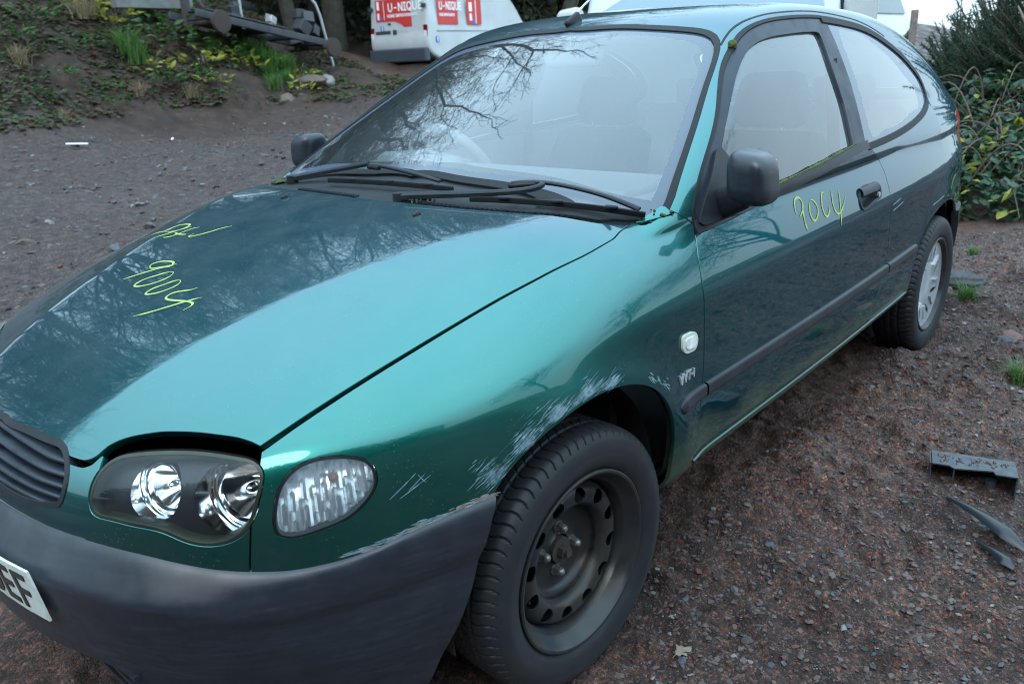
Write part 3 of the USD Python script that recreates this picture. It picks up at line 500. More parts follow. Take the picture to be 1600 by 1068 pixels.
# ---- side windows
def aperture(s):
    fl = (lambda m: m) if s > 0 else flipy
    w = sub(_body, [-2.7, 0, .85], [-.4, 2, 1.4])
    fr = cut(w, polyfield(WINO, DC, grow=-.002), polyfield(DGL, DC, out=True), polyfield(QOUT, DC, out=True))
    put('window_frame', fl(flange(offs(fr, -.001), .012)), FRAME, car)
    put('door_window', fl(offs(cut(w, polyfield(DGL, DC, grow=.004)), -.010)), SIDEGLASS, car)
    q = cut(w, polyfield(QOUT, DC, grow=-.001))
    put('quarter_window', fl(offs(cut(q, polyfield(QIN, DC)), -.002)), SIDEGLASS, car)
    put('quarter_border', fl(offs(cut(q, polyfield(QIN, DC, out=True)), -.002)), FRIT, car)
    # weather strip along the foot of the glass, drip moulding round the top
    xs = np.linspace(-.475, -1.60, 60); 
    bs = cut(w, lambda V, N: V[:, 2]-(beltZ(V[:, 0])+.028), lambda V, N: beltZ(V[:, 0])+.001-V[:, 2], lambda V, N: -1.60-V[:, 0], lambda V, N: V[:, 0]+.475)
    put('weather_strip', fl(flange(offs(bs, .005), .012)), TRIM, car)
    qs = cut(w, polyfield(WINO, DC, grow=.004), polyfield(WINO, DC, out=True, grow=-.016), lambda V, N: V[:, 0]+1.605)
    put('window_rubber', fl(flange(offs(qs, .0035), .01)), RUBBER, car)
    ds = cut(w, polyfield(WINO, DC, grow=.005), polyfield(WINO, DC, out=True, grow=-.003), lambda V, N: -1.605-V[:, 0], lambda V, N: beltZ(V[:, 0])+.03-V[:, 2])
    put('window_rubber', fl(flange(offs(ds, .003), .01)), RUBBER, car)
    up = cut(w, polyfield(WINO, DC, grow=.019), polyfield(WINO, DC, out=True, grow=.016), lambda V, N: -2.2-V[:, 0], lambda V, N: V[:, 0]+.99, lambda V, N: 1.05-V[:, 2])
    put('drip_moulding', fl(flange(offs(up, .001), .006)), RUBBER, car)
FRAME = mat('satin_frame', (.011, .015, .024), .38, spec=.22, var=(.017, .021, .030), scale=10, rvar=.06)
for s in (1, -1): aperture(s)
# ---- dark inner skin and underside, so that gaps are dark and the cabin is closed
lowres = body_grid(.03, 90, 30, 20)
inn = offs(lowres, -.028)
inn = cut(inn, polyfield(pts_of(spoly(WINO).buffer(-.02)), DC, out=True), either(polyfield(WSO, YZ, out=True, grow=-.02), lambda V, N: V[:, 0]+1.3), polyfield(FARCH, XZ, out=True, grow=.01), polyfield(RARCH, XZ, out=True, grow=.01),
          either(polyfield(RGL, YZ, out=True), lambda V, N: -2.3-V[:, 0]))
inn = cut(inn, either(lambda V, N: V[:, 0]-.02, both_and(lambda V, N: .72-phi(V)*0-V[:, 2], lambda V, N: V[:, 2]-2)))
put('inner_skin', both(inn), LINER2, car) if False else put('inner_skin', both(inn), DARK, car)
lin_ = cut(offs(inn, -.010), lambda V, N: .42-V[:, 2], lambda V, N: V[:, 0]+.62); put('headlining', both(lin_), LINER, car)
put('floor_pan', cat_(box(2.9, 1.30, .03, (-1.35, 0, .22)), box(.5, 1.0, .03, (.25, 0, .24)), box(.03, 1.36, .62, (-.28, 0, .55)), box(.9, .95, .25, (.15, 0, .42))), DARK, car)
# ---- helpers on the surface
def Spt(ph, z, off=0.):
    ph = np.atleast_1d(np.asarray(ph, float)); z = np.broadcast_to(np.asarray(z, float), ph.shape)
    O = np.stack([np.full(ph.shape, .2), np.zeros(ph.shape), z], 1); D = np.stack([np.cos(ph), np.sin(ph), 0*ph], 1)
    a = np.abs(ph); s = np.sign(ph); s[s == 0] = 1
    D2 = D.copy(); V = shoot(Flow, O, D2, hi=1.3); N = grad(Flow, V); return V+N*off, N
def Side(x, z, off=0.):
    x = np.atleast_1d(np.asarray(x, float)); z = np.broadcast_to(np.asarray(z, float), x.shape)
    O = np.stack([x, 0*x, z], 1); D = np.tile([0, 1.0, 0], (len(x), 1)); V = shoot(Fb, O, D, hi=1.3); N = grad(Fb, V); return V+N*off, N
def snap(P, F=Fb):
    P = np.array(P, float)
    for _ in range(4):
        g = grad(F, P); e = 1e-4
        d = F(P[:, 0], P[:, 1], P[:, 2]); dd = (F(*(P+g*e).T)-d)/e; P = P-g*(d/np.maximum(dd, .2))[:, None]
    return P, grad(F, P)
def ribbon(P, w, off=.0012, n=6, taper=True, F=Fb):
    """a thin flat mark lying on the body along the points P"""
    P = np.asarray(P, float); s = np.r_[0, np.cumsum(np.linalg.norm(np.diff(P, axis=0), axis=1))]
    k = max(int(s[-1]/.006), 4)
    if len(P) > 2: P = CubicSpline(s, P)(np.linspace(0, s[-1], k))
    else: P = P[0]+(P[1]-P[0])*np.linspace(0, 1, k)[:, None]
    P, N = snap(P, F); T = np.gradient(P, axis=0); B = np.cross(N, T); B /= np.linalg.norm(B, axis=1, keepdims=True)+1e-12
    t = np.linspace(0, 1, len(P)); wv = w*(.72+.56*meshkit.noise(P*70, 2))*(np.clip(np.minimum(t, 1-t)*8, .35, 1) if taper else np.ones(len(P)))
    A, C_ = P+B*wv[:, None]/2+N*off, P-B*wv[:, None]/2+N*off; V = np.stack([A, C_], 1).reshape(-1, 3); N2 = np.repeat(N, 2, 0)
    m = (V, gridfaces(len(P), 2), N2); return fix(m)
P_, N_ = Side(xs_, np.full(120, .366))
for s in (1, -1): put('sill_edge', tube(P_*[1, s, 1]+np.array([0, .003*s, .0]), .0045, 10), PAINT, car, smooth=True)
# ---- front bumper: a profile swept round the nose
def bumper():
    ph = np.concatenate([np.linspace(0, 1.15, 110), np.linspace(1.155, 1.72, 70)]); nose_k = np.clip((1.25-ph)/.55, 0, 1); nose_k = nose_k*nose_k*(3-2*nose_k)
    zs = bumpZ(ph)
    prof = np.array([(-.014, .005), (-.005, .003), (.0025, -.0025), (.011, -.0125), (.021, -.0265), (.031, -.0405), (.039, -.0520), (.0435, -.0595), (.0455, -.0660), (.0455, -.0735), (.0440, -.084), (.0405, -.105), (.0350, -.14), (.0285, -.19), (.022, -.235), (.0165, -.275), (.012, -.305), (.008, -.325), (.004, -.335)])
    side = np.array([(-.012, .003), (-.003, .002), (.003, -.001), (.007, -.006), (.010, -.014), (.012, -.026), (.0135, -.040), (.0145, -.056), (.0145, -.066), (.014, -.076), (.011, -.090), (.0095, -.105), (.0125, -.14), (.0115, -.19), (.0065, -.235), (.0, -.275), (-.004, -.305), (-.008, -.325), (-.012, -.335)])
    s0 = np.r_[0, np.cumsum(np.linalg.norm(np.diff(prof, axis=0), axis=1))]; u = np.linspace(0, s0[-1], 90)
    pa, pb = CubicSpline(s0, prof)(u), CubicSpline(s0, side)(u)
    V = []
    for i, p in enumerate(ph):
        q = pa*nose_k[i]+pb*(1-nose_k[i]); z = zs[i]+q[:, 1]*(zs[i]-.20)/.335
        S, N = Spt(np.full(len(z), p), np.maximum(z, .36)); N[:, 2] = 0; N /= np.linalg.norm(N, axis=1, keepdims=True)
        S[:, 2] = z; V.append(S+N*q[:, :1])
    V = np.array(V); V[0, :, 1] = 0; nu, nv = V.shape[:2]
    du = np.gradient(V, axis=0); dv = np.gradient(V, axis=1); N = np.cross(du, dv); N /= np.linalg.norm(N, axis=2, keepdims=True)+1e-12
    if (N[60, 30]@np.array([1, .5, 0])) < 0: N = -N
    N[0, :, 1] = 0; N[0] /= np.linalg.norm(N[0], axis=1, keepdims=True)
    return fix((V.reshape(-1, 3), gridfaces(nu, nv), N.reshape(-1, 3)))
bmp = bumper()
INTK = [(-.3, .325), (0, .325), (.34, .325), (.375, .318), (.395, .30), (.40, .28), (.40, .15), (-.3, .15)]
bmp = cut(bmp, polyfield(FARCH, XZ, out=True, grow=-.004), either(polyfield(INTK, YZ, out=True), lambda V, N: V[:, 0]-.5))
put('front_bumper', both(flange(bmp, .02)), PLASTIC, car)
put('lower_intake', cat_(box(.02, .9, .14, (.72, 0, .29)), *[box(.03, .84, .008, (.75, 0, z)) for z in (.265, .288, .311)]), TRIM, car)
# ---- number plate
npl = xf('number_plate', car, loc=(.862, 0, .4565))
R_ = rot([0, 1, 0], math.radians(7))
# the plate is bent gently round the bumper
def bend(m):
    m = m.copy(); m.vertices[:, 0] -= .36*m.vertices[:, 1]**2; return m
b_ = trimesh.creation.box([.004, .56, .108]); b_ = b_.subdivide().subdivide().subdivide(); b_.apply_transform(R_); put('plate_board', bend(b_), WHITEP, npl, smooth=20)
for ch, y in (('U', .128), ('E', .186), ('F', .240)):
    g = meshkit.text_mesh(ch, .077, .0012, bold=True); g.apply_translation([-g.bounds[:, 0].mean(), -.0385, 0]); g.apply_scale([.82, 1, 1])
    M_ = np.eye(4); M_[:3, :3] = np.array([[0, 0, 1], [1, 0, 0], [0, 1, 0]]); g.apply_transform(M_); g.apply_translation([.0022, y, 0]); g.apply_transform(R_)
    put('plate_letter', bend(g), BLACKP, npl, smooth=False)
# ---- grille
gr = cut(nose, polyfield(GRIL, WR, grow=.0)); grb = offs(gr, -.030); put('grille_back', both(grb), DARK, car)
rim_ = cut(nose, polyfield(GRIL, WR, grow=.001), polyfield(GRIL, WR, out=True, grow=-.007)); put('grille_frame', both(flange(offs(rim_, .002), .02)), TRIM, car)
grille = xf('grille', car)
for z0 in (.6015, .6180, .6345, .6510, .6675):
    pm = .474-.16*max(0, .622-z0)/.02*0-(.03 if z0 < .605 else 0)-(.012 if z0 > .66 else 0)
    ph = np.linspace(-pm, pm, 61); pr = np.array([(-.022, .004), (-.004, .0045), (0, .002), (.0005, -.001), (-.002, -.0045), (-.022, -.0055)])
    S, N = Spt(ph, np.full(61, z0)); N[:, 2] = 0; N /= np.linalg.norm(N, axis=1, keepdims=True)
    V = S[:, None]+N[:, None]*pr[None, :, :1]; V[:, :, 2] += pr[None, :, 1]+.0+(-.004)*(ph[:, None]/.45)**2
    tm = trimesh.Trimesh(V.reshape(-1, 3), fix((V.reshape(-1, 3), gridfaces(61, 6), np.repeat(N, 6, 0)))[1], process=False)
    put('slat', tm, PLASTIC, grille, smooth=35)
em = trimesh.creation.torus(.030, .0045, 40, 10); em.apply_scale([1.35, 1, 1]); em2 = trimesh.creation.torus(.015, .0035, 30, 8); em2.apply_scale([1.0, 1.6, 1]); em3 = trimesh.creation.torus(.016, .0035, 30, 8); em3.apply_scale([1.6, .7, 1]); em3.apply_translation([0, .012, 0])
e_ = cat_(em, em2, em3, trimesh.creation.cylinder(.036, .004).apply_scale([1.25, .9, 1])); M_ = np.eye(4); M_[:3, :3] = np.array([[0, 0, 1], [1, 0, 0], [0, 1, 0]]); e_.apply_transform(M_); e_.apply_translation([.792, 0, .640]); put('emblem', e_, SILVER, car, smooth=40)
# ---- headlights
def lamp_unit(par, ph, z, r, depth, yaw, fl, back=-.026):
    """chrome bowl: a bright cylinder running in from the slanting bezel, a stepped ring, then the dish"""
    S, N = Spt([ph], [z], back); c = S[0]; T = trimesh.transformations.translation_matrix(c)@rot([0, 0, 1], yaw)@rot([0, 1, 0], math.radians(-9))@TOX
    inside = lambda V, N_: Flow(V[:, 0], V[:, 1], V[:, 2])-back*.95
    def add(nm, m, mt, sm=35, trim=True):
        m = m.copy(); m.apply_transform(T)
        if trim:
            v, f, n = meshkit.arrays(m, 25); q = cut((v, f, n), inside, lambda V, N_: V[:, 2]-.6985); m = (q[0], q[1], q[2])
            if fl: m = flipy(m)
            if len(m[1]): put(nm, m, mt, par)
            return
        if fl: m.apply_transform(np.diag([1, -1, 1, 1])); m.invert()
        put(nm, m, mt, par, smooth=sm)
    o0 = -.020
    add('reflector_ring', revolve([(r*1.06, .10), (r*1.06, o0+.01), (r*1.03, o0+.004), (r, o0+.006), (r*.985, o0)], 80), CHROME)
    t = np.linspace(0, 1, 14); add('reflector', revolve([(r*.985, o0), (r*.93, o0-.006), (r*.90, o0-.002), (r*.87, o0-.002), (r*.86, o0-.010)]+[(r*.86*math.sqrt(1-x), o0-.010-depth*x) for x in t[1:-1]]+[(r*.10, o0-.010-depth)], 80), CHROME)
    b = trimesh.creation.icosphere(2, r*.17); b.apply_scale([1, 1.6, 1]); b.apply_translation([0, o0-depth*.55, 0]); add('bulb', b, CHROME, trim=False)
    return c, T
TOX = np.eye(4); TOX[:3, :3] = np.array([[0, 1, 0], [-1, 0, 0], [0, 0, 1]])      # +y axis of a revolved shape -> +x
for s in (1, -1):
    fl = (lambda m: m) if s > 0 else flipy
    hl = xf('headlight', car)
    hp = cut(nose, polyfield(HEAD, WR, grow=.0))
    put('lens', fl(offs(cut(hp, polyfield(HEAD, WR, grow=-.004)), -.003)), LENS, hl)
    put('lens_surround', fl(flange(offs(cut(hp, polyfield(HEAD, WR, out=True, grow=-.004)), -.002), .03)), SURR, hl)
    units = ((.938, .640, .0585, .052, .34), (.735, .648, .0455, .042, .30)); axes = []
    for u in units: axes.append((lamp_unit(hl, *u, s < 0)[1], u[2]))
    def f_holes(V, N):
        d = np.full(len(V), -.05)
        for T, r in axes:
            q = (np.column_stack([V, np.ones(len(V))])@np.linalg.inv(T).T)[:, :3]; d = np.maximum(d, r*1.06-np.hypot(q[:, 0], q[:, 2]))
        return d
    bz = offs(cut(nose, polyfield(HEAD, WR, grow=.002)), -.026)
    put('lamp_bezel', fl(cut(bz, f_holes)), BEZEL, hl)
    back = cut(nose, polyfield(HEAD, WR, grow=.004)); V, F, N = back
    E_ = np.vstack([F[:, [0, 1]], F[:, [1, 2]], F[:, [2, 0]]]); s_ = np.sort(E_, 1); _, ix, ct = np.unique(s_, axis=0, return_index=True, return_counts=True); B = E_[ix[ct == 1]]
    k = len(B); W4 = np.vstack([V[B[:, 0]]-N[B[:, 0]]*.008, V[B[:, 1]]-N[B[:, 1]]*.008, V[B[:, 0]]-N[B[:, 0]]*.07, V[B[:, 1]]-N[B[:, 1]]*.07]); i = np.arange(k); fw = np.vstack([np.stack([i, i+k, i+3*k], 1), np.stack([i, i+3*k, i+2*k], 1)])
    put('lamp_housing', fl(join((W4, fw, np.tile([0, 0, 1.0], (4*k, 1))), offs(back, -.12))), DARK, hl, smooth=False)
SURR_dummy = 0
# ---- front indicators
for s in (1, -1):
    fl = (lambda m: m) if s > 0 else flipy
    il = xf('indicator_lamp', car)
    ip = cut(nose, polyfield(INDI, WR, grow=.0))
    put('lens', fl(offs(cut(ip, polyfield(INDI, WR, grow=-.003)), .001)), LENS2, il)
    put('lens_seal', fl(flange(offs(cut(ip, polyfield(INDI, WR, out=True, grow=-.0035)), .001), .012)), RUBBER, il)
    # faceted reflector: flutes in columns
    bk = offs(cut(nose, polyfield(INDI, WR, grow=.007)), 0.); P2 = WR(bk[0]); u = (P2-P2.min(0))/(P2.max(0)-P2.min(0))
    col = np.floor(u[:, 0]*10); fr_ = u[:, 0]*10-col; sh_ = (col*.618) % 1; row = np.floor(u[:, 1]*2.6+sh_); fr2 = u[:, 1]*2.6+sh_-row
    dep = .004+.016*np.sin(np.pi*np.clip(u[:, 0], 0, 1))+.005*np.abs(fr_-.5)*2+.026*fr2+.003*((col*3+row*5) % 3)
    V = bk[0]-bk[2]*dep[:, None]
    put('faceted_reflector', fl(fix((V, bk[1], bk[2])))[:2], FACET, il, smooth=12)
    for (p_, z_) in ((1.165, .652),):
        S, N = Spt([p_], [z_], -.026); b = trimesh.creation.icosphere(2, .0085); b.apply_translation(S[0]*[1, s, 1]); put('bulb', b, AMBER, il, smooth=True)
# ---- side repeater, badge, rubbing strips
for s in (1, -1):
    fl = (lambda m: m) if s > 0 else flipy
    RP = smooth_poly([(-.331, .684), (-.350, .686), (-.380, .682), (-.389, .672), (-.389, .652), (-.380, .642), (-.36, .641), (-.338, .645), (-.330, .653), (-.328, .670)], 5)
    rep = xf('side_repeater', car)
    m = cut(sub(front, [-.5, .5, .55], [-.2, 1, .75]), polyfield(RP, XZ)); put('repeater_base', fl(flange(offs(m, .006), .008)), CLEARB, rep)
    m2 = cut(m, polyfield(RP, XZ, grow=-.009)); put('repeater_lens', fl(flange(offs(m2, .0085), .004)), CLEARP, rep)
    # badge letters
    bd = xf('badge', car); x = -.308
    for ch, w_ in (('V', .019), ('V', .019), ('T', .017), ('-', .011), ('i', .008)):
        g = meshkit.text_mesh(ch, .021 if ch != 'i' else .019, .004, bold=True); g.apply_translation([-g.bounds[0, 0], 0, 0])
        for v in g.vertices: v[0] += v[1]*.12
        P, N = Side([x], [.580]); 
        V = g.vertices.copy(); W_ = np.stack([x-V[:, 0], np.zeros(len(V)), .578+V[:, 1]], 1); S, N = Side(W_[:, 0], W_[:, 2]); V = S+N*(V[:, 2:3]+.0004)
        put('badge_letter', trimesh.Trimesh(V*[1, s, 1], g.faces if s < 0 else g.faces, process=False), SILVER, bd, smooth=False); x -= w_
    for x0, x1, nm in ((-.302, -.4265, 'rub_strip'), (-.4335, -1.708, 'rub_strip'), (-1.7185, -2.075, 'rub_strip')):
        xs = np.linspace(x0, x1, max(int(abs(x1-x0)/.012), 8)); ee = np.minimum(np.minimum(xs.max()-xs if x0 == -.302 else 9, xs-xs.min() if x1 == -2.075 else 9)/.015, 1)**.5 if (x0 == -.302 or x1 == -2.075) else np.ones(len(xs))
        pr = np.array([(0, .0175), (.005, .0170), (.0085, .0140), (.0100, .008), (.0100, -.004), (.009, -.011), (.005, -.0165), (0, -.0180)])
        V = []
        for q in pr:
            S, N = Side(xs, .5265+q[1]*np.maximum(ee, .2)); V.append(S+N*(q[0]*np.maximum(ee, .1))[:, None])
        V = np.array(V).transpose(1, 0, 2); tm = fix((V.reshape(-1, 3), gridfaces(len(xs), len(pr)), np.tile([0, 1.0, 0], (len(xs)*len(pr), 1))))
        v = tm[0]*[1, s, 1]; f = tm[1] if s > 0 else tm[1][:, ::-1]
        put('rub_strip', (v, f), STRIP, car, smooth=50)
# ---- door handles
for s, dr in ((1, DOORS[0]), (-1, DOORS[1])):
    fl = (lambda m: m) if s > 0 else flipy
    hd = xf('door_handle', car)
    w = sub(sides, [-1.7, .5, .7], [-1.35, 1, .9])
    base = cut(w, polyfield(HND, XZ)); zc = .806
    d = -sdpoly(XZ(base[0]), HND); dep = np.where(base[0][:, 2] < .812-.0*(base[0][:, 0]), .026*np.clip(d/.016, 0, 1)**.6, 0)
    V = base[0]-base[2]*(dep-.001)[:, None]; put('handle_recess', fl(fix((V, base[1], base[2])))[:2], TRIM, hd, smooth=50)
    rim2 = cut(w, polyfield(HND, XZ, grow=.001), polyfield(HND, XZ, out=True, grow=-.006)); put('handle_rim', fl(flange(offs(rim2, .004), .008)), TRIM, hd)
    xs = np.linspace(-1.445, -1.60, 24); pr = [(.002, .022), (.008, .018), (.011, .008), (.010, -.004), (.004, -.008), (-.004, -.008)]
    V = np.array([Side(xs, .817+q[1])[0]+Side(xs, .817+q[1])[1]*q[0] for q in pr]).transpose(1, 0, 2)
    tm = fix((V.reshape(-1, 3), gridfaces(len(xs), len(pr)), np.tile([0, 1.0, 0], (len(xs)*len(pr), 1)))); put('handle_flap', (tm[0]*[1, s, 1], tm[1] if s > 0 else tm[1][:, ::-1]), TRIM, hd, smooth=50)
    S, N = Side([-1.603], [.797], .002); c = trimesh.creation.cylinder(.0085, .006, sections=24); c.apply_transform(rot([1, 0, 0], math.pi/2)); c.apply_translation(S[0]*[1, s, 1]); put('lock_barrel', c, SILVER, hd)
# ---- mirrors
def mirror(s):
    mr = xf('door_mirror', car)
    def add(nm, m, mt, sm=40):
        m = m.copy()
        if s < 0: m.apply_transform(np.diag([1, -1, 1, 1])); m.invert()
        put(nm, m, mt, mr, smooth=sm)
    tri = smooth_poly([(-.492, .900), (-.56, .962), (-.64, 1.030), (-.660, 1.040), (-.672, 1.030), (-.688, .96), (-.70, .906), (-.60, .897)], 4)
    w = sub(_body, [-.8, .4, .85], [-.4, 1, 1.1]); m = flange(offs(cut(w, polyfield(tri, XZ, grow=.004)), .010), .014); add('mirror_sail', trimesh.Trimesh(m[0], m[1], process=False), TRIM)
    add('mirror_stalk', hull([((-.60, .775, .935), .030), ((-.60, .775, .915), .024), ((-.575, .830, .945), .026), ((-.57, .835, .962), .024)], 32), TRIM)
    uu, vv = np.meshgrid(np.linspace(0, 2*np.pi, 73), np.linspace(-np.pi/2, np.pi/2, 37), indexing='ij'); pw = lambda q, e: np.sign(q)*np.abs(q)**e
    ex, ey, ez = pw(np.cos(vv), .55)*pw(np.cos(uu), .62), pw(np.cos(vv), .55)*pw(np.sin(uu), .62), pw(np.sin(vv), .55)
    hd_ = np.stack([-.592+.054*ex+.006*ey, .848+.054*ey*(1-.06*ez)-.004*ez, .992+.060*ez*(1-.05*ey)-.004*ey], -1).reshape(-1, 3); sh = fix((hd_, gridfaces(73, 37), hd_-np.array([-.592, .848, .992])))
    tm_ = trimesh.Trimesh(sh[0], sh[1], process=True); add('mirror_shell', tm_, PLASTIC, 60)
    add('mirror_foot', hull([((-.585, .812, .952), .016), ((-.585, .870, .942), .010), ((-.63, .812, .950), .014), ((-.63, .870, .942), .010)], 24), TRIM)
    g = rbox(.003, .066, .070, .0014, (-.647, .844, .992)); add('mirror_glass', g, CHROME)
for s in (1, -1): mirror(s)
# ---- wipers
B = BAKED
def lifted(P, d): 
    P = np.array(P, float); Q, N = snap(P); return Q+N*np.asarray(d).reshape(-1, 1)
def wiper(k, piv):
    w = xf('wiper', car)
    a = lifted(B[k+'arm'], np.linspace(.010, .034, len(B[k+'arm']))); s = np.linspace(0, 1, 14); a = CubicSpline(np.linspace(0, 1, len(a)), a)(s)
    def bar(P, wd, ht):
        P = np.array(P); N = grad(Fb, P); T = np.gradient(P, axis=0); T /= np.linalg.norm(T, axis=1, keepdims=True); Bv = np.cross(N, T); Bv /= np.linalg.norm(Bv, axis=1, keepdims=True); N = np.cross(T, Bv)
        wd = np.broadcast_to(wd, len(P))[:, None]; ht = np.broadcast_to(ht, len(P))[:, None]
        ring = [(-1, -1), (-1, .4), (-.5, 1), (.5, 1), (1, .4), (1, -1)]
        V = np.stack([P+Bv*wd*x/2+N*ht*y/2 for x, y in ring], 1); n = len(ring); V = V.reshape(-1, 3); i, j = np.meshgrid(np.arange(len(P)-1), np.arange(n), indexing='ij'); i = i.ravel(); j = j.ravel(); q = (j+1) % n
        F = np.vstack([np.stack([i*n+j, i*n+q, (i+1)*n+q], 1), np.stack([i*n+j, (i+1)*n+q, (i+1)*n+j], 1), [[0, x, x+1] for x in range(1, n-1)], [[(len(P)-1)*n, (len(P)-1)*n+x+1, (len(P)-1)*n+x] for x in range(1, n-1)]])
        t = trimesh.Trimesh(V, F, process=False); t.fix_normals(); return t
    put('wiper_arm', bar(a, np.linspace(.028, .013, 14), np.linspace(.015, .010, 14)), TRIM, w)
    bl = lifted(B[k+'blade'], .010); bl = CubicSpline(np.linspace(0, 1, len(bl)), bl)(np.linspace(0, 1, 24)); put('wiper_blade', bar(bl, .008, .013), RUBBER, w)
    fp = lifted(B[k+'frame'], np.linspace(.032, .020, len(B[k+'frame']))); fp = CubicSpline(np.linspace(0, 1, len(fp)), fp)(np.linspace(0, 1, 20)); put('wiper_frame', bar(fp, .012, .007), TRIM, w)
    h = hull([(fp[0]+[0, 0, -.006], .008), (fp[3]+[0, 0, -.006], .008)], 16); put('wiper_hinge', h, TRIM, w)
    c = trimesh.creation.cylinder(.017, .022, sections=24); c.apply_translation(a[0]+[0, 0, -.004]); put('wiper_cap', c, TRIM, w)
    for t_ in (.18, .5, .82):
        p = bl[int(t_*23)]; put('blade_claw', hull([(p+[0, 0, .004], .006), (p+[.0, .025, .006], .004)], 12), TRIM, w)
wiper('w1', 0); wiper('w2', 1)
# cowl vents: small ribs
for y0, y1 in ((.14, .66), (-.30, -.02)):
    for y in np.arange(y0, y1, .0125):
        x = float(hoodR(abs(y)))-.022; P, N = snap([[x, y, .95]]); r = trimesh.creation.box([.020, .0045, .005]); r.apply_transform(rot([0, 0, 1], -.5 if y > 0 else .3)); r.apply_translation(P[0]-N[0]*.003); put('vent_rib', r, TRIM, cowlp)
# washer jets
for y in (.287, -.238):
    P, N = snap([[-.075, y, .945]]); put('washer_jet', hull([(P[0]+[-.006, 0, .002], .0065), (P[0]+[.008, 0, .001], .004), (P[0]+[-.004, .0, .006], .004)], 16), TRIM, bonnet)
# aerial
P, N = snap([[-1.10, -.036, 1.376]])
ae = xf('aerial', car)
put('aerial_base', hull([(P[0]+[.03, 0, -.002], .010), (P[0]+[-.03, 0, .0], .016), (P[0]+[-.022, 0, .024], .010), (P[0]+[.0, 0, .014], .010)], 24), TRIM, ae)
put('aerial_mast', tube([P[0]+[-.022, 0, .028], P[0]+[-.06, -.001, .052], P[0]+[-.6, -.01, .33]], [.006, .0035, .002], 10), CHROME2, ae)
# moss tuft on the pillar, moss along the window foot and in the cowl
ms = xf('moss_tuft', car)
P, N = snap([B['moss'][0]]); g = trimesh.creation.icosphere(4, .0125); g.vertices *= (1+.35*(meshkit.fbm(g.vertices*220, 3)-.5))[:, None]; g.apply_translation(P[0]+N[0]*.006); put('moss_ball', g, MOSS, ms, smooth=True)
rng = np.random.default_rng(5); bl_ = []
for i in range(340):
    x = rng.uniform(-1.50, -.80); z = beltZ(np.array([x]))[0]+.029; S, N = Side([x], [z], .002); d = .35+.65*meshkit.noise(np.array([x*14, 0, 3.]))
    q = trimesh.creation.icosphere(1, rng.uniform(.002, .0065)*d); q.apply_scale([1.6, .8, .9]); q.apply_translation(S[0]+[0, 0, .002]); bl_.append(q)
for c_, n_ in (((-.235, -.50, .952), 30), ((-.172, .20, .955), 20), ((-.395, .725, .93), 8)):
    for i in range(n_):
        p, N = snap([np.array(c_)+rng.normal(0, 1, 3)*[.012, .016, .002]]); q = trimesh.creation.icosphere(1, rng.uniform(.0015, .0045)); q.apply_translation(p[0]+N[0]*.001); bl_.append(q)
put('moss_line', cat_(*bl_), MOSS, ms, kind='stuff')
# ---- paint-marker writing
wr = xf('marker_writing', car)
for k, v in BAKED.items():
    if k[0] in 'hd' and len(k) <= 3:
        put('marker_stroke', ribbon(v, .0058 if k[0] == 'h' else .0062, .0012), CHALK, wr)
# ---- scrapes round the front arch and along the bumper edge
rng = np.random.default_rng(11); sc = []
arc = np.array([(.252, .562), (.215, .592), (.16, .628), (.10, .650), (.03, .664), (-.03, .665), (-.09, .658)])
ar = CubicSpline(np.linspace(0, 1, len(arc)), arc)
for i in range(760):
    t = rng.beta(1.1, 1.15); t = np.clip(t+.06*math.sin(t*31), 0, 1); o = abs(rng.normal(0, .010+.010*(math.sin(t*19)+1)/2))*(1.1-.4*t)+.002; c = ar(t); tn = ar(t, 1); tn /= np.linalg.norm(tn); nn = np.array([-tn[1], tn[0]])
    if nn[1] < 0: nn = -nn
    d = .6*np.array([.86, -.5])+.4*(tn*-1 if tn[0] < 0 else tn); d = d+rng.normal(0, .07, 2); d = d/np.linalg.norm(d); ln = .006+.045*rng.random()**1.8
    a = c+nn*(o+.004)-d*ln/2+[rng.normal(0, .006), 0]; b = a+d*ln
    S, _ = Side([a[0], b[0]], [a[1], b[1]]); sc.append(ribbon(S, .0003+.0011*rng.random()**2, .0006))
for i in range(24):
    x = rng.uniform(-.255, -.17); z = .645-(-.17-x)*.6+rng.uniform(.0, .022); S, _ = Side([x, x-.012], [z, z-rng.uniform(.006, .016)]); sc.append(ribbon(S, rng.uniform(.001, .0022), .0006))
for x0, z0, x1, z1 in ((.420, .603, .375, .638), (.405, .600, .352, .628), (.372, .634, .362, .617), (.39, .61, .36, .634)):
    S, _ = Side(np.linspace(x0, x1, 3), np.linspace(z0, z1, 3)); sc.append(ribbon(S, .0018, .0006))
for x0, z0, x1, z1 in ((-1.735, .742, -1.83, .752), (-1.735, .722, -1.86, .735), (-2.26, .655, -2.44, .668)):
    S, _ = Side(np.linspace(x0, x1, 4), np.linspace(z0, z1, 4)); sc.append(ribbon(S, .0045, .0006))
put('scratch_marks', join(*sc), SCRATCH, car, kind='stuff')
ru = []
for i in range(90):
    p = rng.uniform(1.19, 1.50); z = float(bumpZ(np.array([p]))[0])+.002+abs(rng.normal(0, .004)); S, _ = Spt([p, p+rng.uniform(.008, .035)], [z, z+rng.uniform(-.001, .002)]); ru.append(ribbon(S, rng.uniform(.001, .004), .0007, F=Flow))
put('rust_marks', join(*ru), RUSTY, car, kind='stuff')
wh = []
for i in range(60):
    p = rng.uniform(1.15, 1.38); z = float(bumpZ(np.array([p]))[0])+.005+abs(rng.normal(0, .004)); S, _ = Spt([p, p+rng.uniform(.01, .05)], [z, z+rng.uniform(.001, .004)]); wh.append(ribbon(S, rng.uniform(.0008, .0022), .0008, F=Flow))
put('scratch_marks', join(*wh), SCRATCH, car, kind='stuff')
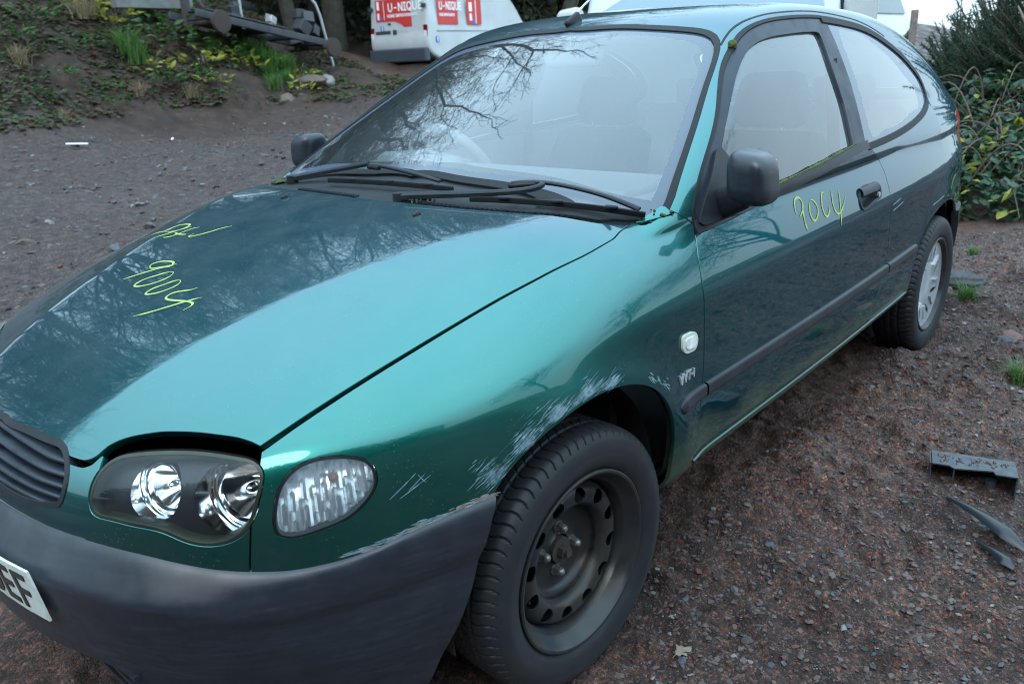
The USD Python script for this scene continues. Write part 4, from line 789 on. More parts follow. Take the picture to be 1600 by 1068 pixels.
# ---- wheels
def tyre_mesh(nt=540, fine=False):
    pr = [(.186, -.060), (.196, -.069), (.206, -.0775), (.228, -.0865), (.248, -.087), (.264, -.082), (.276, -.074), (.2815, -.066)]
    half = pr+[(.2845, -.058), (.2858, -.050), (.2865, -.040), (.2868, -.030), (.287, -.02), (.287, -.01), (.287, 0)]
    p = np.array(half+[(r, -o) for r, o in half[-2::-1]]); s = np.r_[0, np.cumsum(np.linalg.norm(np.diff(p, axis=0), axis=1))]
    u = np.linspace(0, s[-1], 84); q = CubicSpline(s, p)(u)
    # circumferential grooves
    t = np.linspace(0, 2*np.pi, nt, endpoint=False); R = np.tile(q[:, 0], (nt, 1)); O = np.tile(q[:, 1], (nt, 1))
    for g in (-.027, 0., .027): R -= .006*np.exp(-((O-g)/.0028)**4)*(np.abs(O) < .06)*(R > .27)
    pitch = 2*np.pi/72
    a = (t[:, None]+np.abs(O)*3.2+.08*np.sin(O*60)) % pitch/pitch
    lat = np.exp(-((a-.5)/(.075 if fine else .10))**4)*np.clip((np.abs(O)-.030)/.004, 0, 1)*(R > .268)
    a2 = (t[:, None]*1+np.abs(O)*2.0+.3*pitch) % (pitch)/pitch; lat2 = np.exp(-((a2-.5)/.07)**4)*(np.abs(O) < .024)*(np.abs(O) > .006)
    R = R-.0048*lat-.003*lat2
    R += .0008*(np.abs(q[:, 0]-.262) < .004)[None]*1.0+.0007*(np.abs(q[:, 0]-.222) < .003)[None]
    V = np.stack([R*np.cos(t)[:, None], O, R*np.sin(t)[:, None]], -1).reshape(-1, 3); m = len(u)
    i, j = np.meshgrid(np.arange(nt), np.arange(m-1), indexing='ij'); i = i.ravel(); j = j.ravel(); k = (i+1) % nt
    F = np.vstack([np.stack([i*m+j, k*m+j+1, i*m+j+1], 1), np.stack([i*m+j, k*m+j, k*m+j+1], 1)])
    tm = trimesh.Trimesh(V, F, process=False)
    if tm.volume < 0: tm.invert()
    return tm
TYRE = tyre_mesh(); TYRE_F = tyre_mesh(1440, True)
def rim_mesh():
    import manifold3d as m3
    prof = [(.170, .050), (.1795, .060), (.1845, .071), (.1905, .0785), (.1950, .0800), (.1985, .0780), (.1980, .072), (.190, .062), (.1845, .050), (.178, .040), (.174, .0), (.170, -.06), (.176, -.07), (.176, -.075), (.166, -.075), (.160, -.06), (.160, 0.), (.1625, .034)]
    barrel = revolve(prof+[prof[0]], 128)
    dp = [(.1635, .002), (.1595, .010), (.155, .020), (.149, .028), (.140, .0335), (.128, .0345), (.117, .032), (.1095, .026), (.105, .016), (.1015, .002), (.097, -.009), (.088, -.015), (.07, -.017), (.05, -.016), (.036, -.010), (.033, -.006), (.031, -.016), (.031, -.03), (.028, -.03)]
    up = [(r, o) for r, o in dp]; lo = [(r-.001, o-.004) for r, o in dp][::-1]
    pr = up+lo; cs = m3.CrossSection([np.array(pr)])
    disc = m3.Manifold.revolve(cs, 160)         # axis z
    for i in range(12):
        a = 2*math.pi*i/12+.12; h = m3.Manifold.cylinder(.12, .0175, .0175, 28).scale((.92, 1.0, 1)).translate((.1335, 0, -.04)).rotate((0, 0, math.degrees(a))); disc = disc-h
    v, f, _ = meshkit.arrays(disc); d = trimesh.Trimesh(v, f, process=False); d.apply_transform(rot([1, 0, 0], -math.pi/2))
    d.apply_translation([0, .010, 0]); return barrel, d
BARREL, DISC = rim_mesh()
def cover_mesh():
    import manifold3d as m3
    dp = [(.001, .052), (.03, .052), (.05, .050), (.085, .050), (.13, .055), (.165, .058), (.178, .060), (.1905, .066), (.1965, .066), (.1965, .060)]
    pr = dp+[(r, o-.006) for r, o in dp][::-1]; d = m3.Manifold.revolve(m3.CrossSection([np.array(pr[::-1])]), 128)
    for i in range(8):
        h = m3.Manifold.cylinder(.2, 1, 1, 32).scale((.034, .011, 1)).rotate((0, 0, 26)).translate((.128, .0, -.1)).rotate((0, 0, i*45.)); d = d-h
        rb_ = m3.Manifold.cylinder(.03, 1, 1, 24).scale((.030, .005, 1)).translate((.125, 0, .045)).rotate((0, 0, i*45+22.5)); d = d+(rb_^m3.Manifold.cylinder(.062, .185, .185, 64))
    v, f, _ = meshkit.arrays(d); d = trimesh.Trimesh(v, f, process=False); d.apply_transform(rot([1, 0, 0], -math.pi/2)); return d
COVER = cover_mesh()
def wheel(x, s, steer, cover, roll=0.):
    w = UsdGeom.Xform.Define(stage, path_for('wheel', car)); w.AddTranslateOp().Set(Gf.Vec3d(x, .728*s, .286)); w.AddRotateZOp().Set(math.degrees(steer)+(180 if s < 0 else 0)); w.AddRotateYOp().Set(roll); w = w.GetPrim()
    put('tyre', TYRE_F if (s > 0 and not cover) else TYRE, GUM, w, smooth=40); fixm = lambda m: m
    b = BARREL.copy(); b.fix_normals(); put('rim', b, STEEL, w, smooth=30)
    put('brake_drum', cat_(trimesh.creation.cylinder(.125, .05, sections=48).apply_transform(rot([1, 0, 0], math.pi/2)).apply_translation([0, -.035, 0])), RUST, w, smooth=40)
    if cover: put('wheel_cover', COVER, SILVER, w, smooth=30)
    else:
        put('rim_disc', DISC, STEEL, w, smooth=35)
        for i in range(4):
            a = math.pi/2*i+.35; n = trimesh.creation.cylinder(.0105, .022, sections=6); n2 = trimesh.creation.cylinder(.0135, .006, sections=20); n2.apply_translation([0, 0, -.008]); n3 = trimesh.creation.icosphere(2, .0085); n3.apply_translation([0, 0, .010])
            n = cat_(n, n2, n3); n.apply_transform(rot([1, 0, 0], -math.pi/2)); n.apply_translation([.050*math.cos(a), .004, .050*math.sin(a)]); put('wheel_nut', n, NUT, w, smooth=30)
        h = cat_(trimesh.creation.cylinder(.0285, .03, sections=32).apply_transform(rot([1, 0, 0], math.pi/2)).apply_translation([0, -.012, 0]), trimesh.creation.cylinder(.016, .03, sections=6).apply_transform(rot([1, 0, 0], math.pi/2)).apply_translation([0, .002, 0]), trimesh.creation.cylinder(.009, .03, sections=16).apply_transform(rot([1, 0, 0], math.pi/2)).apply_translation([0, .010, 0])); h.apply_translation([0, .008, 0]); put('hub', h, RUST, w)
        a = 0.0; put('tyre_valve', tube([(.150, .010, -.01), (.143, .03, -.012), (.140, .040, -.012)], .0035, 10), RUBBER, w)
    return w
NUT = mat('nut_steel', (.25, .24, .23), .4, metal=.8, var=(.12, .09, .07), scale=80)
wheel(0., 1, math.radians(-2.0), False, 12.); wheel(0., -1, math.radians(-2.0), False, 40.); wheel(-2.465, 1, 0, True, 20.); wheel(-2.465, -1, 0, True, 65.)
# ---- wheel wells
for xw, P_ in ((0., FARCH), (-2.465, RARCH)):
    t = np.linspace(-.12, math.pi-.16, 40); pr = []
    for s in (1, -1):
        ring = np.stack([xw+(.338 if xw == 0 else .40)*np.cos(t), .29+.372*np.sin(t)], 1)
        V = np.stack([np.stack([ring[:, 0], np.full(40, .755*s), ring[:, 1]], 1), np.stack([ring[:, 0], np.full(40, .52*s), ring[:, 1]], 1)], 1).reshape(-1, 3)
        wall = box(.8, .02, .32, (xw, .52*s, .50)); put('wheel_well', cat_(trimesh.Trimesh(V, gridfaces(40, 2), process=False), wall), DARK, car)
# ---- cabin
dash = cat_(rbox(.42, 1.30, .22, .06, (-.62, 0, .83)), rbox(.30, 1.16, .05, .024, (-.62, 0, .935)), hull([((-.70, -.36, .95), .05), ((-.60, -.36, .955), .05), ((-.68, -.20, .945), .045), ((-.68, -.52, .945), .045)], 24)); put('dashboard', dash, CABIN, car)
sw = xf('steering_wheel', car, loc=(-.84, -.36, .90)); tr = trimesh.creation.torus(.185, .016, 64, 16); tr.apply_transform(rot([0, 1, 0], math.radians(-62))); put('wheel_rim', tr, CABIN, sw, smooth=True)
put('wheel_hub', cat_(rbox(.06, .15, .11, .02), tube([(0, -.17, .0), (0, .17, .0)], .016, 10), tube([(0, 0, 0), (.16, 0, -.10)], .03, 12)), CABIN, sw)
def seat(y):
    s = xf('seat', car, loc=(-1.32, y, .30))
    put('seat_base', hull([((.26, -.19, .12), .07), ((.26, .19, .12), .07), ((-.22, -.19, .08), .07), ((-.22, .19, .08), .07)], 24), SEAT, s)
    put('backrest', hull([((-.22, -.19, .12), .07), ((-.22, .19, .12), .07), ((-.40, -.17, .62), .06), ((-.40, .17, .62), .06), ((-.28, -.2, .40), .06), ((-.28, .2, .40), .06)], 24), SEAT, s)
    put('headrest', hull([((-.435, -.09, .74), .055), ((-.435, .09, .74), .055), ((-.445, -.075, .83), .05), ((-.445, .075, .83), .05)], 24), SEAT, s)
    put('headrest_post', cat_(tube([(-.41, -.06, .64), (-.43, -.06, .74)], .008), tube([(-.41, .06, .64), (-.43, .06, .74)], .008)), CHROME2, s)
seat(.36); seat(-.36)
put('rear_seat', cat_(rbox(.48, 1.24, .22, .08, (-2.12, 0, .46)), rbox(.18, 1.24, .62, .07, (-2.42, 0, .72), rot([0, 1, 0], -.3)), rbox(.07, .26, .15, .03, (-2.52, .34, 1.06)), rbox(.07, .26, .15, .03, (-2.52, -.34, 1.06))), PALE, car)
rv = xf('rear_view_mirror', car); put('mirror_body', hull([((-1.06, -.10, 1.275), .022), ((-1.06, .10, 1.275), .022), ((-1.05, -.09, 1.25), .018), ((-1.05, .09, 1.25), .018)], 20), CABIN, rv); put('mirror_stem', tube([(-1.06, 0, 1.27), (-1.06, 0, 1.335)], .01), CABIN, rv)
for s in (1, -1):
    put('door_card', rbox(1.2, .03, .48, .012, (-1.07, .752*s, .66)), PALE, car); put('seat_belt', tube([(-1.58, .63*s, 1.22), (-1.60, .70*s, .60)], .02, 6), SEAT, car)
# ------------------------------------------------------------------ terrain
CP = np.array([(-.58,-4.73,.10),(-1.39,-7.2,.28),(-3.2,-8.47,.33),(-2.92,-6.4,.20),(-4.28,-7.36,.26),(-2.41,-10.34,.49),(-3.84,-11.98,.57),(-5.1,-12.55,.64),(-6.35,-12.72,.66),(-8.17,-12.82,.67),(-10.5,-14.01,.98),
 (-3.2,-12.19,1.36),(-5.86,-13.85,1.49),(-7.85,-13.96,1.42),(-4.16,-14.51,2.4),(-6.62,-15.15,2.36),(-8.01,-15.01,2.15),(-9.71,-15.17,1.70),(-11.02,-14.87,1.36),(-13.04,-15.18,1.22),(-15.53,-15.63,1.2),(-19.9,-16.8,1.3),(-14.5,-19,1.5),
 (-8.44,-12.77,.7),(-9.79,-13.29,.87),(-3.66,-18.8,4.06),(-8.73,-19.13,3.88),(-3.3,-10.15,.46),(2,-12.3,.75),(2,-15,2.6),(2,-19,4.2),(7,-13,1.0),(7,-17,3.2),(12,-14,1.2),(12,-18,3.),(18,-14,1.0),(0,-24,4.8),(10,-26,4.6),(-9,-24,4.6),(-13,-24,3.6),(-20,-24,3.2),(-28,-22,2.6),(-12,-34,6.),(-26,-34,6.5),(-36,-26,4.),(5,-36,6),(-45,-40,11),(-20,-48,11),(10,-48,9),(-50,-20,1.),(-45,-8,-3),(-60,-12,-5),(-72,-25,-3),(-30,-14,.8),(-22,-12,.9),
 (0,0,0),(-2.46,.8,.0),(-2.46,-.8,.0),(0,.8,0),(0,-.8,0),(1,0,0),(.5,1.6,0),(-.5,1.5,0),(-1.5,1.3,.01),(-3,1.1,.02),(-1.2,0,0),(-2,2,.03),(-3.6,0,.03),(0,3.,.02),(2,2,0),(2,-2,0),(0,-2.3,0),(-2.5,-2.5,.05),(-4.2,.2,.05),(-5.2,.4,.10),(-5.3,1.2,.12),(-4.2,1.8,.20),(-3.5,1.6,.10),(-4.5,1.0,.13),(-3.2,2.6,.26),
 (-6.4,.4,.38),(-7.6,-.25,.55),(-7.5,1.5,.70),(-9,0,.55),(-5,3,.5),(-6,-2,.18),(-8,-3,.30),(-10.4,-1.6,.30),(-11.2,-5,.50),(-12,-9,.8),(-14,-2,.15),(-16,-8,.7),(-13,2,.35),(0,5.,.35),(-3,5,.7),(4,5,.3),(0,8,1.4),(-5,8,1.4),(6,8,2.2),(0,14,2.6),(-10,10,1.2),(10,12,4.0),(4,0,0),(6,-3,.05),(8,3,1.2),(12,0,3.0),(10,6,3.2),(14,6,4.5),(12,-4,2.4),(6,-8,.35),(12,-8,.5),(25,0,5.),(25,12,6.),(25,-12,3.),(-24,-1,-.8),(-24,4,-.8),(-40,0,-3.),(-36,12,-1.6),(-28,-8,-.2),(-70,10,-6),(60,0,2),(0,60,4),(40,40,4),(-40,50,4),(60,-40,6),(40,-25,4)], float)
_rbf = RBFInterpolator(CP[:, :2], CP[:, 2], kernel='linear', smoothing=.02, neighbors=14)
def ground_h(x, y):
    x, y = np.asarray(x, float), np.asarray(y, float); P = np.stack([x.ravel(), y.ravel()], 1); Q = np.clip(P, -75, 75)
    h = _rbf(Q).reshape(x.shape); p3 = np.stack([x, y, 0*x], -1)
    d = np.hypot(x+.6, y-.3); far = np.clip((d-4)/10, 0, 1)
    n = (meshkit.fbm(p3*1.3, 3, 1)-.5)*(.05+.30*far)+(meshkit.fbm(p3*5., 4, 2)-.5)*(.045+.05*far)
    near = np.clip(1-np.hypot((x+1)/4.5, (y-1)/3.5), 0, 1)**.5
    n += (meshkit.fbm(p3*22., 4, 3)-.5)*.034*near+(meshkit.noise(p3*55, 4)-.5)*.009*near+np.clip(meshkit.fbm(p3*13., 3, 8)-.55, 0, 1)*.10*near
    lump = np.exp(-((y-.95)/.35)**2)*np.clip((-x-.35)/.5, 0, 1)*np.clip((x+5)/1, 0, 1); n += lump*(.035+.10*np.clip(meshkit.fbm(p3*9, 3, 6)-.42, 0, 1))
    n += np.exp(-(((x+3.3)/.9)**2+((y-1.5)/.6)**2))*.03
    foot = np.exp(-((x/.16)**2+((np.abs(y)-.73)/.16)**2)**2)+np.exp(-(((x+2.465)/.18)**2+((np.abs(y)-.73)/.16)**2)**2)
    return (h+n)*(1-foot)+foot*.0
def grow(fine, step, ext, k=1.09):
    a = list(np.arange(fine[0], fine[1]+1e-6, step)); s = step
    while a[-1] < ext: s *= k; a.append(a[-1]+s)
    b = []; s = step; v = fine[0]
    while v > -ext: s *= k; v -= s; b.append(v)
    return np.array(b[::-1]+a)
gx, gy = grow((-4.2, 1.4), .0155, 160), grow((.2, 2.2), .0145, 160, 1.06)
GX, GY = np.meshgrid(gx, gy, indexing='ij'); GZ = ground_h(GX, GY)
def ground_material():
    nodes = {'tc': ('texture_coordinate', {}), 'sx': ('separate_xyz', {}),
        'n1': ('noise_texture', {'scale': 26., 'detail': 8., 'roughness': .72}), 'r1': ('rgb_ramp', {'ramp': [(.25, (.013, .0068, .0052)), (.42, (.043, .0235, .0172)), (.55, (.088, .050, .0375)), (.68, (.145, .089, .068)), (.85, (.20, .142, .115))]}),
        'v': ('voronoi_texture', {'scale': 75.}), 'hs': ('hsv', {'saturation': .35, 'value': .55}),
        'n2': ('noise_texture', {'scale': 14., 'detail': 8., 'roughness': .7}), 'r2': ('rgb_ramp', {'ramp': [(.28, (.014, .0108, .0104)), (.48, (.050, .0392, .037)), (.64, (.098, .078, .0735)), (.85, (.17, .14, .13))]}),
        'y': ('map_range', {'from_min': -.6, 'from_max': -3.5, 'to_min': 0., 'to_max': 1., 'clamp': True}),
        'n3': ('noise_texture', {'scale': .55, 'detail': 4.}), 'w': ('map_range', {'from_min': .46, 'from_max': .64, 'to_min': .82, 'to_max': .30, 'clamp': True}),
        'v1': ('voronoi_texture', {'scale': 120., 'randomness': 1.}), 'v2': ('voronoi_texture', {'scale': 290., 'randomness': 1.}), 's1': ('separate_xyz', {}), 's2': ('separate_xyz', {}), 'c1': ('rgb_ramp', {'interpolate': False, 'ramp': [(0., (.50, .46, .44)), (.3, (1.0, .88, .82)), (.5, (1.85, 1.15, .95)), (.62, (.55, .58, .62)), (.8, (1.5, 1.35, 1.25)), (.93, (2.6, 2.3, 2.1))]}), 'c2': ('rgb_ramp', {'interpolate': False, 'ramp': [(0., (.5, .48, .46)), (.35, (1., .92, .88)), (.6, (1.5, 1.18, 1.06)), (.75, (.8, .82, .86)), (.9, (2.2, 1.9, 1.75))]}),
        'q1': ('mix', {'mix_type': 'multiply', 'fac': .75}), 'q2': ('mix', {'mix_type': 'multiply', 'fac': .75}), 'hh': ('math', {'math_type': 'multiply_add', 'value2': -.55}), 'h2': ('math', {'math_type': 'multiply_add', 'value2': -.25}), 'm': ('mix', {}), 'b': ('bump', {'strength': .9, 'distance': .014}), 'nb': ('noise_texture', {'scale': 60., 'detail': 8., 'roughness': .75}),
        'bk': ('map_range', {'from_min': -10.5, 'from_max': -12.5, 'to_min': 0., 'to_max': 1., 'clamp': True}), 'n4': ('noise_texture', {'scale': 3., 'detail': 8., 'roughness': .75}),
        'r4': ('rgb_ramp', {'ramp': [(.3, (.010, .006, .004)), (.5, (.034, .020, .0135)), (.62, (.062, .038, .026)), (.75, (.040, .040, .011))]}), 'm4': ('mix', {}),
        'nk': ('noise_texture', {'scale': .9, 'detail': 5., 'roughness': .6}), 'kk': ('rgb_ramp', {'ramp': [(.36, (.42, .42, .42)), (.60, (1.25, 1.22, 1.2))]}), 'mk': ('mix', {'mix_type': 'multiply', 'fac': 1.}),
        'p': ('principled_bsdf', {'specular_ior_level': .45})}
    links = [('tc.object', 'nk.vector'), ('nk.fac', 'kk.fac'), ('r1.color', 'mk.color1'), ('kk.color', 'mk.color2'), ('tc.object', 'sx.vector'), ('tc.object', 'n1.vector'), ('n1.fac', 'r1.fac'), ('tc.object', 'n2.vector'), ('n2.fac', 'r2.fac'), ('sx.y', 'y.value'), ('y.result', 'm.fac'), ('mk.color', 'm.color1'), ('r2.color', 'm.color2'),
        ('tc.object', 'n3.vector'), ('n3.fac', 'w.value'), ('w.result', 'p.roughness'), ('tc.object', 'v1.vector'), ('tc.object', 'v2.vector'), ('v1.color', 's1.vector'), ('v2.color', 's2.vector'), ('s1.x', 'c1.fac'), ('s2.x', 'c2.fac'), ('m4.color', 'q1.color1'), ('c1.color', 'q1.color2'), ('q1.color', 'q2.color1'), ('c2.color', 'q2.color2'), ('v1.distance', 'hh.value1'), ('nb.fac', 'hh.value3'), ('v2.distance', 'h2.value1'), ('hh.value', 'h2.value3'), ('tc.object', 'nb.vector'), ('h2.value', 'b.height'), ('b.normal', 'p.normal'),
        ('sx.y', 'bk.value'), ('tc.object', 'n4.vector'), ('n4.fac', 'r4.fac'), ('m.color', 'm4.color1'), ('r4.color', 'm4.color2'), ('bk.result', 'm4.fac'), ('q2.color', 'p.base_color')]
    for k in ('v', 'hs'): nodes.pop(k)
    return usdkit.material(stage, L+'wet_earth', nodes, links, surface='p.BSDF')
EARTH = ground_material()
ground = xf('ground', kind='structure', label='wet reddish gravel yard rising to an earth bank', cat='ground')
put('earth', (np.stack([GX, GY, GZ], -1).reshape(-1, 3), gridfaces(len(gx), len(gy))), EARTH, ground, smooth=True)
# ------------------------------------------------------------------ stones
STN = [mat('stone_%s' % n, c, .55, var=v, scale=s_, bump=.4, bscale=120, rvar=.12) for n, c, v, s_ in (('brick', (.115, .034, .022), (.070, .026, .020), 40), ('slate', (.040, .045, .054), (.062, .068, .076), 30), ('grey', (.085, .078, .075), (.052, .049, .049), 40), ('tan', (.115, .082, .060), (.075, .054, .042), 30), ('dark', (.016, .015, .016), (.028, .025, .024), 30), ('pale', (.20, .18, .17), (.14, .125, .118), 30), ('mauve', (.068, .042, .040), (.10, .066, .060), 40))]
def stone_shape(seed, flat=.6):
    r = np.random.default_rng(seed); p = r.normal(0, 1, (r.integers(11, 17), 3)); p /= np.linalg.norm(p, axis=1, keepdims=True); p *= r.uniform(.75, 1.0, (len(p), 1)); p *= [1, r.uniform(.6, .95), flat*r.uniform(.7, 1.2)]
    h = trimesh.convex.convex_hull(p); return h
SHP = [stone_shape(i, f) for i, f in enumerate((.6, .45, .7, .35, .55, .8, .5, .3))]
rng = np.random.default_rng(21)
PROJ = lambda P: (lambda d: np.stack([(d@cr_)/(d@cf_)*1244.05+800, 534-(d@cu_)/(d@cf_)*1244.05, d@cf_], 1))(P-CAM)
def in_view(P, m=40):
    q = PROJ(P); return (q[:, 2] > .2) & (q[:, 0] > -m) & (q[:, 0] < 1600+m) & (q[:, 1] > -m) & (q[:, 1] < 1068+m)
def clear_of_car(x, y): return ~((x > -3.3) & (x < .86) & (np.abs(y) < .70)) & ~((np.abs(x) < .2) & (np.abs(y) < .85)) & ~((np.abs(x+2.465) < .2) & (np.abs(y) < .85))
def scatter(n, xr, yr, size, sink=.35, jit=None):
    x = rng.uniform(*xr, n*2); y = rng.uniform(*yr, n*2); k = clear_of_car(x, y); x, y = x[k], y[k]
    P = np.stack([x, y, ground_h(x, y)], 1); k = in_view(P); P = P[k][:n]
    return P, size(len(P))
def inst(name, P, S, weights, flatten=True, **kw):
    pi = UsdGeom.PointInstancer.Define(stage, path_for(name)); tag(pi.GetPrim(), **kw)
    protos = []
    for mi, mt in enumerate(STN):
        for j in range(2): protos.append(put('pebble', SHP[(mi*3+j) % 8], mt, pi.GetPrim(), smooth=False).GetPath())
    pi.CreatePrototypesRel().SetTargets(protos)
    w = np.repeat(np.array(weights, float), 2); w /= w.sum(); idx = rng.choice(len(protos), len(P), p=w)
    pi.CreateProtoIndicesAttr(Vt.IntArray.FromNumpy(idx.astype(np.int32))); pi.CreatePositionsAttr(Vt.Vec3fArray.FromNumpy((P+[0, 0, 1]*S[:, None]*.12).astype(np.float32)))
    pi.CreateScalesAttr(Vt.Vec3fArray.FromNumpy((S[:, None]*rng.uniform(.7, 1.25, (len(P), 3))).astype(np.float32)))
    a = rng.uniform(0, 2*np.pi, len(P)); t = rng.normal(0, .25, len(P)); 
    q = [Gf.Quath(Gf.Quatf((Gf.Rotation(Gf.Vec3d(0, 0, 1), math.degrees(a_))*Gf.Rotation(Gf.Vec3d(math.cos(a_*3), math.sin(a_*3), 0), math.degrees(t_))).GetQuat())) for a_, t_ in zip(a, t)]
    pi.CreateOrientationsAttr(Vt.QuathArray(q))
ps = lambda lo, p, mx: (lambda n: np.minimum(lo*(1-rng.random(n))**(-1/p), mx))
P1, S1 = scatter(60000, (-4.6, 1.3), (.45, 2.4), ps(.0023, 2.0, .012))
inst('gravel', P1, S1, (2.8, 1., 1.4, 1.4, 3.4, .45, 3.6), label='loose wet gravel and brick crumbs covering the yard', cat='gravel', kind='stuff')
P2, S2 = scatter(22000, (-12, 1.), (-12.5, -1.0), ps(.007, 2.0, .045))
inst('road_gravel', P2, S2, (.7, 2, 4, 1.4, 2, 1.6, 2.2), label='coarse grey gravel scattered over the dirt road', cat='gravel', kind='stuff')
# the larger stones one by one
def stones(P, S, wts):
    w = np.array(wts, float); w /= w.sum()
    for p, s in zip(P, S):
        k = rng.choice(len(STN), p=w); m = SHP[rng.integers(8)].copy(); m.apply_scale(s*rng.uniform(.75, 1.2, 3)); m.apply_transform(rot([0, 0, 1], rng.uniform(0, 6.28))@rot([1, 0, 0], rng.normal(0, .25))); m.apply_translation(p+[0, 0, s*.15]); put('stone', m, STN[k], ground, smooth=False)
P3, S3 = scatter(150, (-4.2, 1.1), (.75, 2.3), lambda n: rng.uniform(.009, .020, n)); stones(P3, S3, (3.4, 1.8, 1.5, 1.6, 1.8, .7, 2))
P4, S4 = scatter(90, (-9, .5), (-10.5, -2.), lambda n: rng.uniform(.035, .075, n)); stones(P4, S4, (.6, 2, 4, 2, 1.5, 1.5, 1))
def on(px, py, d):            # plan position of a place seen along a direction of the photograph
    v = cf_+(px-800)/1244.05*cr_-(py-534)/1244.05*cu_; q = CAM+v*d/math.hypot(v[0], v[1]); return np.array([q[0], q[1], float(ground_h(np.array([q[0]]), np.array([q[1]]))[0])])
def rough(seed, sub=3, amp=.35, f=2.2):
    g = trimesh.creation.icosphere(sub); g.vertices *= (1+amp*(meshkit.fbm(g.vertices*f+seed*7.3, 4, seed)-.5)*2)[:, None]; return g
rk = [((1490, 131), 18.9, .22, (1.3, .8, .7), 'pale rounded boulder, largest and palest of the roadside rocks'), ((1500, 0), 0, 0, 0, 0)]
for (px, py, d, s, sc_, lab, mt) in ((511, 135, 18.3, .20, (1.15, .85, .75), 'pale cream boulder, the rightmost of the rocks at the foot of the bank', 5), (490, 146, 17.9, .25, (1.5, .8, .5), 'long flat brown-grey rock lying just left of the pale boulder', 3), (448, 156, 17.2, .17, (1.1, .9, .8), 'mossy tan rock, leftmost of the rocks at the foot of the bank', 3), (474, 150, 17.5, .11, (1.2, .8, .6), 'small brown rock between the mossy rock and the long flat one', 6)):
    p = on(px, py, d); g = rough(int(px)); g.apply_scale(np.array(sc_)*s); g.apply_transform(rot([0, 0, 1], px*.1)); g.apply_translation(p+[0, 0, s*.25]); put('rock', g, STN[mt], smooth=50, label=lab, cat='rock', group='rocks at the foot of the bank')
for (px, py, d, s, sc_, lab, mt) in ((1575, 553, 3.75, .045, (1.2, .9, .45), 'flat red brick fragment near the right edge of the yard', 0), (1563, 568, 3.65, .04, (1.1, .9, .6), 'dark slate lump below the red brick fragment', 4), (1497, 440, 4.55, .10, (1.4, .9, .4), 'flat dark stone beside the rear wheel', 4), (1462, 522, 4.3, .06, (.9, .7, 1.1), 'upright lichen-spotted stone by the rear tyre', 3)):
    p = on(px, py, d); g = rough(int(px), 3, .3); g.apply_scale(np.array(sc_)*s); g.apply_transform(rot([0, 0, 1], px*.1)); g.apply_translation(p+[0, 0, s*.2]); put('rock', g, STN[mt], smooth=45, label=lab, cat='rock')
# ------------------------------------------------------------------ litter on the ground by the car
def ground_at(x, y): return float(ground_h(np.array([x]), np.array([y]))[0])
# broken grey bracket
BR = mat('bracket_plastic', (.022, .026, .034), .42, var=(.045, .046, .048), scale=25, rvar=.1)
p = np.array([-1.28, 1.255, 0]); p[2] = ground_at(-1.28, 1.255)-.012
bw = xf('broken_bracket', loc=p, rz=math.radians(-74), label='broken dark grey plastic bumper bracket lying open side to the car', cat='bracket')
L_, D_, H_ = .215, .10, .075; th = .004
top = Polygon([(0, 0), (L_, 0), (L_, D_*.85), (L_*.80, D_*.85), (L_*.74, D_), (L_*.28, D_*.82), (L_*.25, D_), (0, D_)]); tpm = trimesh.creation.extrude_polygon(top, th, engine='earcut'); tpm.apply_translation([-L_/2, -D_/2, H_])
put('bracket_top', tpm, BR, bw); put('bracket_end', cat_(box(th, D_*.9, H_, (-L_/2, 0, H_/2))), BR, bw); put('bracket_end', box(th, D_*.8, H_*1.05, (L_/2, -.01, H_/2), rot([0, 1, 0], .10)), BR, bw); put('bracket_back', box(L_, th, H_, (0, -D_/2, H_/2)), BR, bw); put('bracket_rib', box(.004, D_*.9, H_*.5, (.05, 0, H_*.75)), BR, bw); put('bracket_boss', cat_(trimesh.creation.cylinder(.014, .03, sections=20).apply_translation([-.05, .0, .02])), BR, bw)
def strip(name, P, w, lab, cat, mt):
    P = np.array(P, float); s = np.linspace(0, 1, len(P)); Q = CubicSpline(s, P)(np.linspace(0, 1, 26)); V = []
    ga, gb = ground_at(*Q[0][:2]), ground_at(*Q[-1][:2])
    for i_, q in enumerate(Q): q[2] = ga+(gb-ga)*i_/25+q[2]+.006
    T = np.gradient(Q, axis=0); Bn = np.cross([0, 0, 1], T); Bn /= np.linalg.norm(Bn, axis=1, keepdims=True); t = np.linspace(0, 1, 26); ww = w*np.clip(np.minimum(t+.25, (1-t)*3+.3), .2, 1)
    ring = [(-1, 0), (-.6, .35), (0, .5), (.6, .35), (1, 0), (.7, .12), (0, .28), (-.7, .12)]
    V = np.stack([Q+Bn*ww[:, None]*a/2+np.array([0, 0, 1])*ww[:, None]*b*.8 for a, b in ring], 1).reshape(-1, 3); n = len(ring); i, j = np.meshgrid(np.arange(25), np.arange(n), indexing='ij'); i = i.ravel(); j = j.ravel(); k = (j+1) % n
    tm = trimesh.Trimesh(V, np.vstack([np.stack([i*n+j, i*n+k, (i+1)*n+k], 1), np.stack([i*n+j, (i+1)*n+k, (i+1)*n+j], 1)]), process=False); tm.fix_normals(); put(name, tm, mt, smooth=50, label=lab, cat=cat)
g1 = on(1468, 857, 2.27); g2 = on(1530, 872, 2.19); g3 = on(1600, 897, 2.12)
strip('plastic_strip', [(*g1[:2], .006), (*g2[:2], .022), (*g3[:2], .012)], .050, 'long bent shard of black plastic trim below the bracket', 'plastic shard', BLACKP)
g1 = on(1518, 893, 2.13); g2 = on(1550, 905, 2.08); g3 = on(1580, 915, 2.04)
strip('plastic_strip', [(*g1[:2], .004), (*g2[:2], .012), (*g3[:2], .006)], .036, 'short curled shard of black plastic under the long one', 'plastic shard', BLACKP)
_rg = np.random.default_rng(12); cr_b = []
